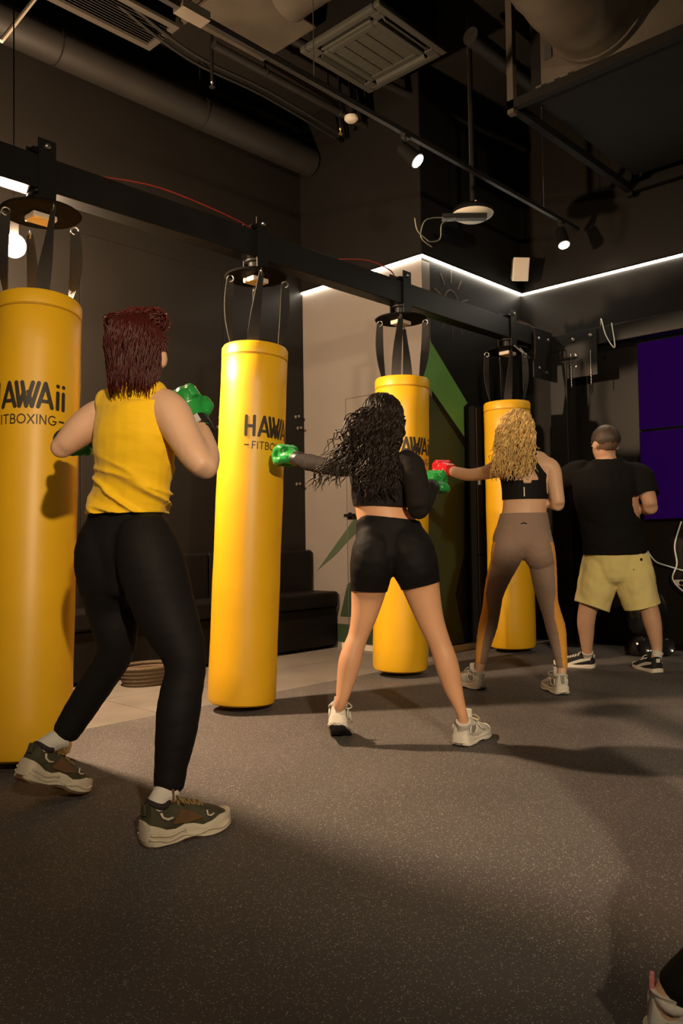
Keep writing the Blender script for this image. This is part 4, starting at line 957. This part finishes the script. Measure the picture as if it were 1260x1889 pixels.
AR2 = [(744, 852, 3.48, 46), (758, 862, 3.45, 48), (768, 900, 3.41, 45), (773, 935, 3.37, 38)]
FR2 = [(772, 940, 3.37, 36), (778, 930, 3.45, 36), (786, 914, 3.54, 32), (793, 902, 3.60, 26)]
g = w2.g; loft(g, sta(T2, w2.side), -.002)
loft(g, sta(LL2, w2.side)+[(ankle_in(hl, dl, .26, .40, .09), .030, .032, w2.side)]); loft(g, sta(LR2, w2.side)+[(ankle_in(hr, dr, .265, 0, .07), .030, .032, w2.side)])
for r_ in (AL2, AR2, FR2): loft(g, sta(r_, UP))
w2.head(at(705, 783, 3.5), h=.225, wid=.150)
w2.body(.0075, 5); w2.face()
G = Geo(); loft(G, sta(T2[3:8], w2.side), .006)
for r_ in (AL2, AR2, FR2): loft(G, sta(r_, UP), .005)
finish(remesh(G, .0075, 8), 'crop_top', M_BLKTOP, w2.root, cuts=[(at(702, 933, 3.42), (-.05*RIGHT.x, -.05*RIGHT.y, -1), at(702, 960, 3.5), .16), (at(708, 838, 3.4), (0, 0, 1), at(708, 820, 3.5), .09)], disp=folds(.004, 14, 22), solid=.003)
G = Geo(); loft(G, sta(T2[:4], w2.side), .006); loft(G, sta(LL2[:6], w2.side), .005); loft(G, sta(LR2[:6], w2.side), .005)
wn = (UP + RIGHT*.12).normalized()
finish(remesh(G, .0065, 7), 'shorts', M_BLKCLOTH, w2.root, cuts=[(at(708, 953, 3.42), wn), (at(680, 1090, 3.53), (-UP - RIGHT*.05), at(676, 1120, 3.53), .17), (at(775, 1080, 3.46), (-UP + RIGHT*.22), at(790, 1115, 3.46), .165)], disp=folds(.003, 16, 26), solid=.003)
shoe(w2, hr, dr, .265, 0, .094, 'runner', ankle=at(855, 1330, 3.42), sock=.033); shoe(w2, hl, dl, .26, .40, .094, 'runner', ankle=ankle_in(hl, dl, .26, .40, .112), sock=.034)
wr = at(549, 847, 4.03); glove(w2, wr, at(512, 838, 4.15)-wr, UP, M_GLOVE_G, M_GLOVE_B, 1.02, -1)
wr = at(794, 900, 3.60); glove(w2, wr, at(803, 888, 3.72)-wr, UP, M_GLOVE_G, M_GLOVE_B, 1.0, 1)
cap_hair(w2, H_BLK, .012, .03, -.10)
ph = skull_paths(w2, 230, .016, 0, 45, 315, .004, 0, 60, 96)
for i in range(330):
    a = random.uniform(-1, 1); q = random.random()
    x0 = 706 + a*30; y0 = 735 + 20*a*a + random.uniform(0, 22); d0 = 3.44 + .06*abs(a) - random.uniform(0, .05)
    if q < .26:                                                  # swept over the punching shoulder
        e = (random.uniform(585, 668), random.uniform(838, 888)); md = (x0-random.uniform(26, 52), 795+random.uniform(-12, 22)); de = 3.40 + .10*(668-e[0])/80
        gd = [at(x0, y0, d0), at((x0+md[0])/2-6, (y0+md[1])/2-6, 3.385), at(md[0], md[1], 3.375), at((md[0]+e[0])/2, (md[1]+e[1])/2-8, de-.02), at(e[0], e[1], de)]
    else:
        xe = 700 + random.gauss(0, 20)*(1.25 if q > .8 else 1); xe = max(655, min(742, xe + a*10)); ye = random.uniform(862, 925)
        gd = [at(x0, y0, d0), at(x0+a*9, 775, 3.37+random.uniform(-.015, .03)), at(703+a*36, 815, 3.37+random.uniform(-.02, .03)), at((703+a*34+xe)/2, 850, 3.37+random.uniform(-.02, .02)), at(xe, ye, 3.385+random.uniform(-.02, .01))]
    ph.append(curl(gd, random.uniform(.006, .013), random.uniform(55, 85), 44))
for i in range(14):                                              # loose ringlets past the arm
    x = random.uniform(572, 640); gd = [at(x+26, 852, 3.46), at(x+10, 868, 3.48), at(x, 880+random.uniform(0, 10), 3.5), at(x-6, 890+random.uniform(0, 20), 3.5)]
    ph.append(curl(gd, .010, 60, 30))
strands_geo(ph, .0030, .0011).build('hair_strands', H_BLK, w2.root, smooth=True, fixn=False)

# ---------------------------------------------------------------- blonde woman
FW = (AWAY*math.cos(.08) + RIGHT*math.sin(.08))
w3 = Person(onz(963, 1277), 'blonde woman with a curly ponytail, black sports bra and taupe leggings, red gloves', FW, SK3)
hr = onz(1040, 1283); dr = AWAY*.95 - RIGHT*.12; hl = onz(891, 1273); dl = AWAY*.85 - RIGHT*.55
T3 = [(965, 1020, 4.65, 62, .95), (964, 1000, 4.65, 106, .78), (966, 968, 4.65, 92, .74), (968, 938, 4.65, 80, .72), (969, 905, 4.65, 83, .70), (969, 878, 4.65, 90, .66), (969, 856, 4.65, 92, .52), (963, 840, 4.65, 50, .75), (958, 826, 4.65, 33, 1), (955, 806, 4.65, 32, 1)]
LL3 = [(944, 978, 4.64, 46), (940, 1003, 4.61, 58), (935, 1022, 4.61, 56), (929, 1042, 4.66, 48), (918, 1070, 4.69, 40), (910, 1100, 4.69, 33), (907, 1122, 4.69, 31), (900, 1156, 4.69, 32), (892, 1190, 4.70, 25), (887, 1222, 4.70, 18)]
LR3 = [(986, 978, 4.62, 46), (990, 1003, 4.59, 58), (995, 1022, 4.585, 56), (1001, 1042, 4.61, 48), (1006, 1080, 4.60, 41), (1012, 1112, 4.60, 33), (1019, 1136, 4.59, 32), (1026, 1162, 4.58, 33), (1032, 1195, 4.57, 25), (1037, 1230, 4.56, 18)]
AL3 = [(936, 862, 4.66, 36), (920, 864, 4.70, 34), (895, 872, 4.80, 26), (868, 876, 4.92, 23), (848, 873, 5.02, 22), (830, 867, 5.10, 17)]
AR3 = [(1004, 858, 4.63, 34), (1018, 866, 4.62, 33), (1025, 900, 4.58, 28), (1030, 928, 4.56, 25)]
FR3 = [(1030, 931, 4.56, 24), (1020, 927, 4.66, 25), (1008, 918, 4.76, 20), (1000, 910, 4.82, 17)]
g = w3.g; loft(g, sta(T3, w3.side))
loft(g, sta(LL3, w3.side)+[(ankle_in(hl, dl, .255, 0, .06), .027, .030, w3.side)]); loft(g, sta(LR3, w3.side)+[(ankle_in(hr, dr, .255, 0, .06), .027, .030, w3.side)])
for r_ in (AL3, AR3, FR3): loft(g, sta(r_, UP))
w3.head(at(954, 802, 4.64), h=.225, wid=.150, yaw=.25)
w3.body(.0075, 5); w3.face()
G = Geo(); loft(G, sta(T3[3:9], w3.side), .005); mb = remesh(G, .0055, 3)
bc3 = at(969, 900, 4.65); zt3 = at(969, 887, 4.55).z; zb3 = at(969, 920, 4.55).z
def bra(q):
    d = q-bc3; s = d.dot(w3.side); f = d.dot(w3.fwd); z = q.z
    if z < zb3: return False
    if f > 0.0: return z < zt3 + .06 or abs(abs(s)-.075) < .022
    lim = zt3 + .012*abs(s)/.1
    if z < lim: return not (abs(s+.002) < .024 and z > zt3-.012)
    k = (z-zt3)/.15
    c = .088*(1-k)**1.2 + .020
    if z < zt3 + .15: return abs(abs(s+.002)-c) < .024*(1-.3*k)+.010*(1-k)
    return abs(abs(s)-.040-.04*(k-1)) < .018 and z < zt3+.26
finish(mb, 'sports_bra', M_BLKCLOTH, w3.root, keep=bra, solid=.003)
Geo().obox(at(967, 907, 4.545), w3.side, w3.fwd, UP, .003, .002, .026).build('bra_label', M_WHITEMARK, w3.root)
G = Geo(); loft(G, sta(T3[:4], w3.side), .005); loft(G, sta(LL3, w3.side), .004); loft(G, sta(LR3, w3.side), .004)
def panel(q):
    x = (q-CAM).dot(_r)/(q-CAM).dot(_f)*F + 630; y = 944.5 - (q-CAM).dot(_u)/(q-CAM).dot(_f)*F
    rows = LL3 if (q-at(965, 1040, 4.65)).dot(w3.side) < 0 else LR3; sg = -1 if rows is LL3 else 1
    for a, b in zip(rows, rows[1:]):
        if a[1] <= y <= b[1]:
            t = (y-a[1])/(b[1]-a[1]); cx = a[0]+(b[0]-a[0])*t; hw_ = (a[3]+(b[3]-a[3])*t)/2; k = (x-cx)*sg/hw_
            thr = .90 if y < 1095 else .90 - .72*min(1, (y-1095)/45)
            return 1 if k > thr and y > 1000 else 0
    return 1 if y > 1222 and (x-(887 if sg < 0 else 1037))*sg > 1 else 0
finish(remesh(G, .0048, 12), 'leggings', [M_TAUPE, M_ORANGE], w3.root, cuts=[(at(968, 946, 4.58), (0, 0, 1))], disp=folds(.0015, 16, 50), slot=panel, solid=.003)
Geo().tube([at(961, 966, 4.535), at(966, 964, 4.533), at(972, 966, 4.535)], .002, 6).build('waist_logo', M_BLKTOP, w3.root)
shoe(w3, hr, dr, .255, 0, .09, 'runner', ankle=at(1038, 1244, 4.56), sock=.030); shoe(w3, hl, dl, .255, 0, .09, 'runner', ankle=at(886, 1238, 4.70), sock=.030)
wr = at(829, 867, 5.11); glove(w3, wr, at(812, 864, 5.22)-wr, UP, M_GLOVE_R, M_GLOVE_R, .98, -1, M_WHITEMARK)
wr = at(1000, 910, 4.83); glove(w3, wr, at(990, 898, 4.95)-wr, UP, M_GLOVE_R, M_GLOVE_R, .98, 1)
cap_hair(w3, H_BLD, .009, .055, -.085)
ph = skull_paths(w3, 120, .012, 0, 40, 320, .002, 4, 60, 62)
for i in range(300):
    a = random.uniform(-1, 1); b_ = at(955+random.uniform(-9, 9), 764+random.uniform(-5, 6), 4.57+random.uniform(-.03, .02))
    tp = at(955+a*18, 757+7*a*a, 4.52+random.uniform(-.03, .02)); ln = random.random()
    xm = 953 + a*32; xe = 948 + a*36 + random.gauss(0, 6); ye = 838 + 52*ln**.8 - 14*abs(a)
    gd = [b_, tp, at(xm, 785+random.uniform(-6, 6), 4.49+random.uniform(-.03, .05)), at(xm-3+a*5, 820, 4.48+random.uniform(-.03, .06)), at(xe, ye, 4.50+random.uniform(-.02, .03))]
    ph.append(curl(gd, random.uniform(.006, .012), random.uniform(65, 95), 40))
for i in range(34):
    x = random.uniform(905, 940); gd = [at(935+random.uniform(-8, 8), 820, 4.5), at(x+8, 840, 4.52), at(x, 855+random.uniform(0, 14), 4.56), at(x+random.uniform(-6, 6), 868+random.uniform(0, 20), 4.56)]
    ph.append(curl(gd, .008, 80, 30))
strands_geo(ph, .0032, .0013).build('ponytail', H_BLD, w3.root, smooth=True, fixn=False)

# ---------------------------------------------------------------- man in yellow shorts
FW = (AWAY*math.cos(.0) + RIGHT*math.sin(.0))
w4 = Person(onz(1148, 1236), 'man with short brown hair, black T-shirt and pale yellow shorts', FW, SK4)
hr = onz(1216, 1243); dr = AWAY*.97 - RIGHT*.18; hl = onz(1099, 1233); dl = -RIGHT*.88 + AWAY*.45
T4 = [(1138, 1062, 5.35, 80, .95), (1136, 1020, 5.35, 104, .78), (1131, 980, 5.35, 102, .72), (1126, 940, 5.35, 108, .68), (1122, 905, 5.35, 116, .64), (1120, 882, 5.35, 120, .56), (1120, 866, 5.35, 112, .50), (1119, 854, 5.35, 62, .75), (1119, 845, 5.35, 37, 1), (1118, 826, 5.34, 35, 1)]
LL4 = [(1108, 1020, 5.38, 56), (1100, 1062, 5.39, 50), (1092, 1100, 5.40, 40), (1084, 1126, 5.40, 34), (1081, 1150, 5.40, 32), (1082, 1172, 5.40, 27), (1083, 1198, 5.40, 20)]
LR4 = [(1164, 1020, 5.32, 56), (1172, 1062, 5.30, 50), (1186, 1098, 5.28, 38), (1197, 1122, 5.26, 34), (1203, 1146, 5.25, 33), (1208, 1170, 5.24, 27), (1212, 1200, 5.23, 19)]
AR4 = [(1166, 876, 5.34, 40), (1182, 880, 5.32, 38), (1192, 905, 5.26, 31), (1200, 932, 5.22, 26)]
FR4 = [(1201, 936, 5.22, 26), (1194, 938, 5.32, 26), (1186, 936, 5.42, 22), (1181, 934, 5.48, 18)]
AL4 = [(1078, 872, 5.38, 40), (1062, 874, 5.44, 38), (1048, 880, 5.56, 30), (1034, 884, 5.70, 27), (1016, 882, 5.84, 25), (1000, 878, 5.95, 19)]
g = w4.g; loft(g, sta(T4, w4.side), -.004)
loft(g, sta(LL4, w4.side)+[(ankle_in(hl, dl, .275, 0, .06), .033, .034, w4.side)]); loft(g, sta(LR4, w4.side)+[(ankle_in(hr, dr, .275, 0, .06), .033, .034, w4.side)])
for r_ in (AL4, AR4, FR4): loft(g, sta(r_, UP))
w4.head(at(1116, 819, 5.34), h=.228, wid=.158, yaw=.35, tilt=-.1)
w4.body(.0085, 5); w4.face()
G = Geo(); loft(G, sta([(r[0], r[1], r[2], r[3]*(1.08 if r[1] > 900 else 1.02), r[4]*1.05) for r in T4[1:8]], w4.side), .010)
loft(G, sta([(1166, 876, 5.34, 44), (1182, 880, 5.32, 43), (1190, 900, 5.27, 40), (1196, 918, 5.24, 37)], UP), .008); loft(G, sta([(1078, 872, 5.38, 44), (1062, 874, 5.44, 43), (1048, 880, 5.56, 38), (1042, 882, 5.62, 37)], UP), .008)
eln = (at(1200, 932, 5.22)-at(1182, 880, 5.32)).normalized()
finish(remesh(G, .008, 8), 't_shirt', M_TEE, w4.root, cuts=[(at(1133, 1023, 5.27), (0, 0, -1)), (at(1196, 914, 5.24), eln, at(1199, 926, 5.23), .12), (at(1119, 853, 5.33), (UP + AWAY*.25), at(1119, 840, 5.35), .085)], disp=folds(.009, 9, 14, (1.35, .3)), solid=.004)
G = Geo(); loft(G, sta(T4[:3], w4.side), .010)
loft(G, sta([(1112, 1030, 5.37, 66), (1104, 1065, 5.38, 66), (1095, 1105, 5.39, 62), (1090, 1135, 5.39, 62)], w4.side), .006); loft(G, sta([(1162, 1030, 5.32, 66), (1170, 1065, 5.31, 68), (1181, 1105, 5.30, 63), (1190, 1138, 5.29, 63)], w4.side), .006)
finish(remesh(G, .0075, 4), 'shorts', M_SHORTS, w4.root, cuts=[(at(1133, 1000, 5.3), UP), (at(1092, 1119, 5.39), (-UP + RIGHT*-.36), at(1088, 1150, 5.39), .2), (at(1182, 1119, 5.30), (-UP + RIGHT*.24), at(1192, 1150, 5.30), .2)], disp=folds(.008, 10, 9), solid=.004)
Geo().obox(at(1183, 1032, 5.20), RIGHT, AWAY, UP, .007, .003, .008).build('pocket_button', M_BLKTOP, w4.root)
Geo().obox(at(1169, 1051, 5.195), RIGHT, AWAY, UP, .004, .003, .003).build('rivet', M_BLKTOP, w4.root)
shoe(w4, hr, dr, .275, 0, .098, 'flat', ankle=at(1213, 1203, 5.22), sock=.038); shoe(w4, hl, dl, .275, 0, .098, 'flat', ankle=at(1084, 1203, 5.39), sock=.038)
wr = at(1181, 934, 5.49); glove(w4, wr, at(1172, 930, 5.6)-wr, UP, M_GLOVE_O, M_GLOVE_B, 1.05, 1)
wr = at(999, 878, 5.96); glove(w4, wr, at(990, 876, 6.06)-wr, UP, M_GLOVE_O, M_GLOVE_B, 1.05, -1)
cap_hair(w4, H_BRN, .008, .055, -.022, 'hair', .1, .004)
cap_hair(w4, mat('clipped hair fade', (.13, .075, .045), .8), .0025, .012, -.055, 'hair_fade')

# ---------------------------------------------------------------- fifth person, one heel in view
hl = onz(1222, 1806, .125); hl.z = 0.0; hl = hl - RIGHT*.035
FW = (RIGHT*.9 - AWAY*.42).normalized()
w5 = Person(hl + FW*.1, 'person in black clothes and white sneakers standing close by on the rubber floor', FW, SK3)
S5 = w5.side; L5 = .285
hr = hl + S5*.28 + w5.fwd*.34
hipc = (hl+hr)/2 + w5.fwd*.06 + V((0, 0, .84)) + RIGHT*.36
def W(o, rows): return [(hipc + w5.side*a + w5.fwd*b + UP*c, ra, rb, w5.side) for a, b, c, ra, rb in rows]
TT = W(0, [(0, 0, -.08, .11, .10), (0, 0, .02, .165, .115), (0, .0, .16, .125, .09), (0, .0, .30, .14, .095), (0, 0, .42, .16, .095), (0, -.005, .50, .15, .075), (0, 0, .545, .075, .06), (0, .015, .59, .048, .05), (0, .02, .64, .045, .05)])
def leg5(h, a): 
    an = ankle_in(h, w5.fwd, L5, 0, .10); hp = hipc + w5.side*a; kn = (hp+an)/2 + w5.fwd*.06
    return [(hp, .085, .085, S5), (hp.lerp(kn, .4), .08, .082, S5), (hp.lerp(kn, .8), .06, .062, S5), (kn, .055, .055, S5), (kn.lerp(an, .3)-w5.fwd*.015, .054, .058, S5), (kn.lerp(an, .7), .040, .042, S5), (an, .034, .036, S5)]
lega, legb = leg5(hl, -.085), leg5(hr, .085)
def arm5(k): 
    sh = hipc + S5*(k*.165) + UP*.49; el = sh + S5*(k*.05) - UP*.26 - w5.fwd*.04; wr_ = el + w5.fwd*.17 + UP*.12 - S5*(k*.06)
    return [(sh-S5*(k*.03), .05, .05, w5.fwd), (sh, .05, .05, w5.fwd), (sh.lerp(el, .5), .042, .042, w5.fwd), (el, .036, .036, w5.fwd), (el.lerp(wr_, .4), .038, .036, w5.fwd), (wr_, .027, .027, w5.fwd)]
aa, ab = arm5(-1), arm5(1); g = w5.g
loft(g, TT); [loft(g, q) for q in (aa, ab)]; loft(g, lega+[(ankle_in(hl, w5.fwd, L5, 0, .05), .033, .035, S5)]); loft(g, legb+[(ankle_in(hr, w5.fwd, L5, 0, .05), .033, .035, S5)])
w5.head(hipc + UP*.72 + w5.fwd*.03); w5.body(.010, 5); w5.face()
G = Geo(); loft(G, TT[1:7], .008); loft(G, aa[:4], .006); loft(G, ab[:4], .006); finish(remesh(G, .01, 4), 't_shirt', M_TEE, w5.root, disp=folds(.006, 9, 12))
G = Geo(); loft(G, TT[:3], .006); loft(G, lega[:-1]+[(lega[-1][0].lerp(lega[-2][0], .12), .037, .039, S5)], .005); loft(G, legb[:-1]+[(legb[-1][0].lerp(legb[-2][0], .12), .037, .039, S5)], .005); finish(remesh(G, .009, 4), 'leggings', M_BLKCLOTH, w5.root)
s5 = shoe(w5, hl, w5.fwd, L5, 0, .106, 'runner', ankle=[ankle_in(hl, w5.fwd, L5, 0, .118)], sock=.037); shoe(w5, hr, w5.fwd, L5, 0, .106, 'runner', ankle=[ankle_in(hr, w5.fwd, L5, 0, .118)], sock=.037)
q5 = hl + UP*.122 + w5.fwd*.016
for k in (-1, 1): Geo().obox(q5 + S5*(k*.007), S5, w5.fwd, UP, .004, .004, .016).build('pull_tab', M_PINK, s5, bevel=.002)
Geo().ball(hl + w5.fwd*.055 - S5*.043 + UP*.062, .004, .012, .008, ax=S5, ay=w5.fwd).build('side_logo', M_BLUE, s5, smooth=True)
for qa, mr in ((aa, -1), (ab, 1)): glove(w5, qa[-1][0], qa[-1][0]-qa[-3][0], UP, M_GLOVE_R, M_GLOVE_B, 1.0, mr)
cap_hair(w5, H_BRN, .012, .03, -.09)
strands_geo(skull_paths(w5, 90, .015, .08, 70, 290, .003), .003, .001).build('hair_strands', H_BRN, w5.root, smooth=True, fixn=False)
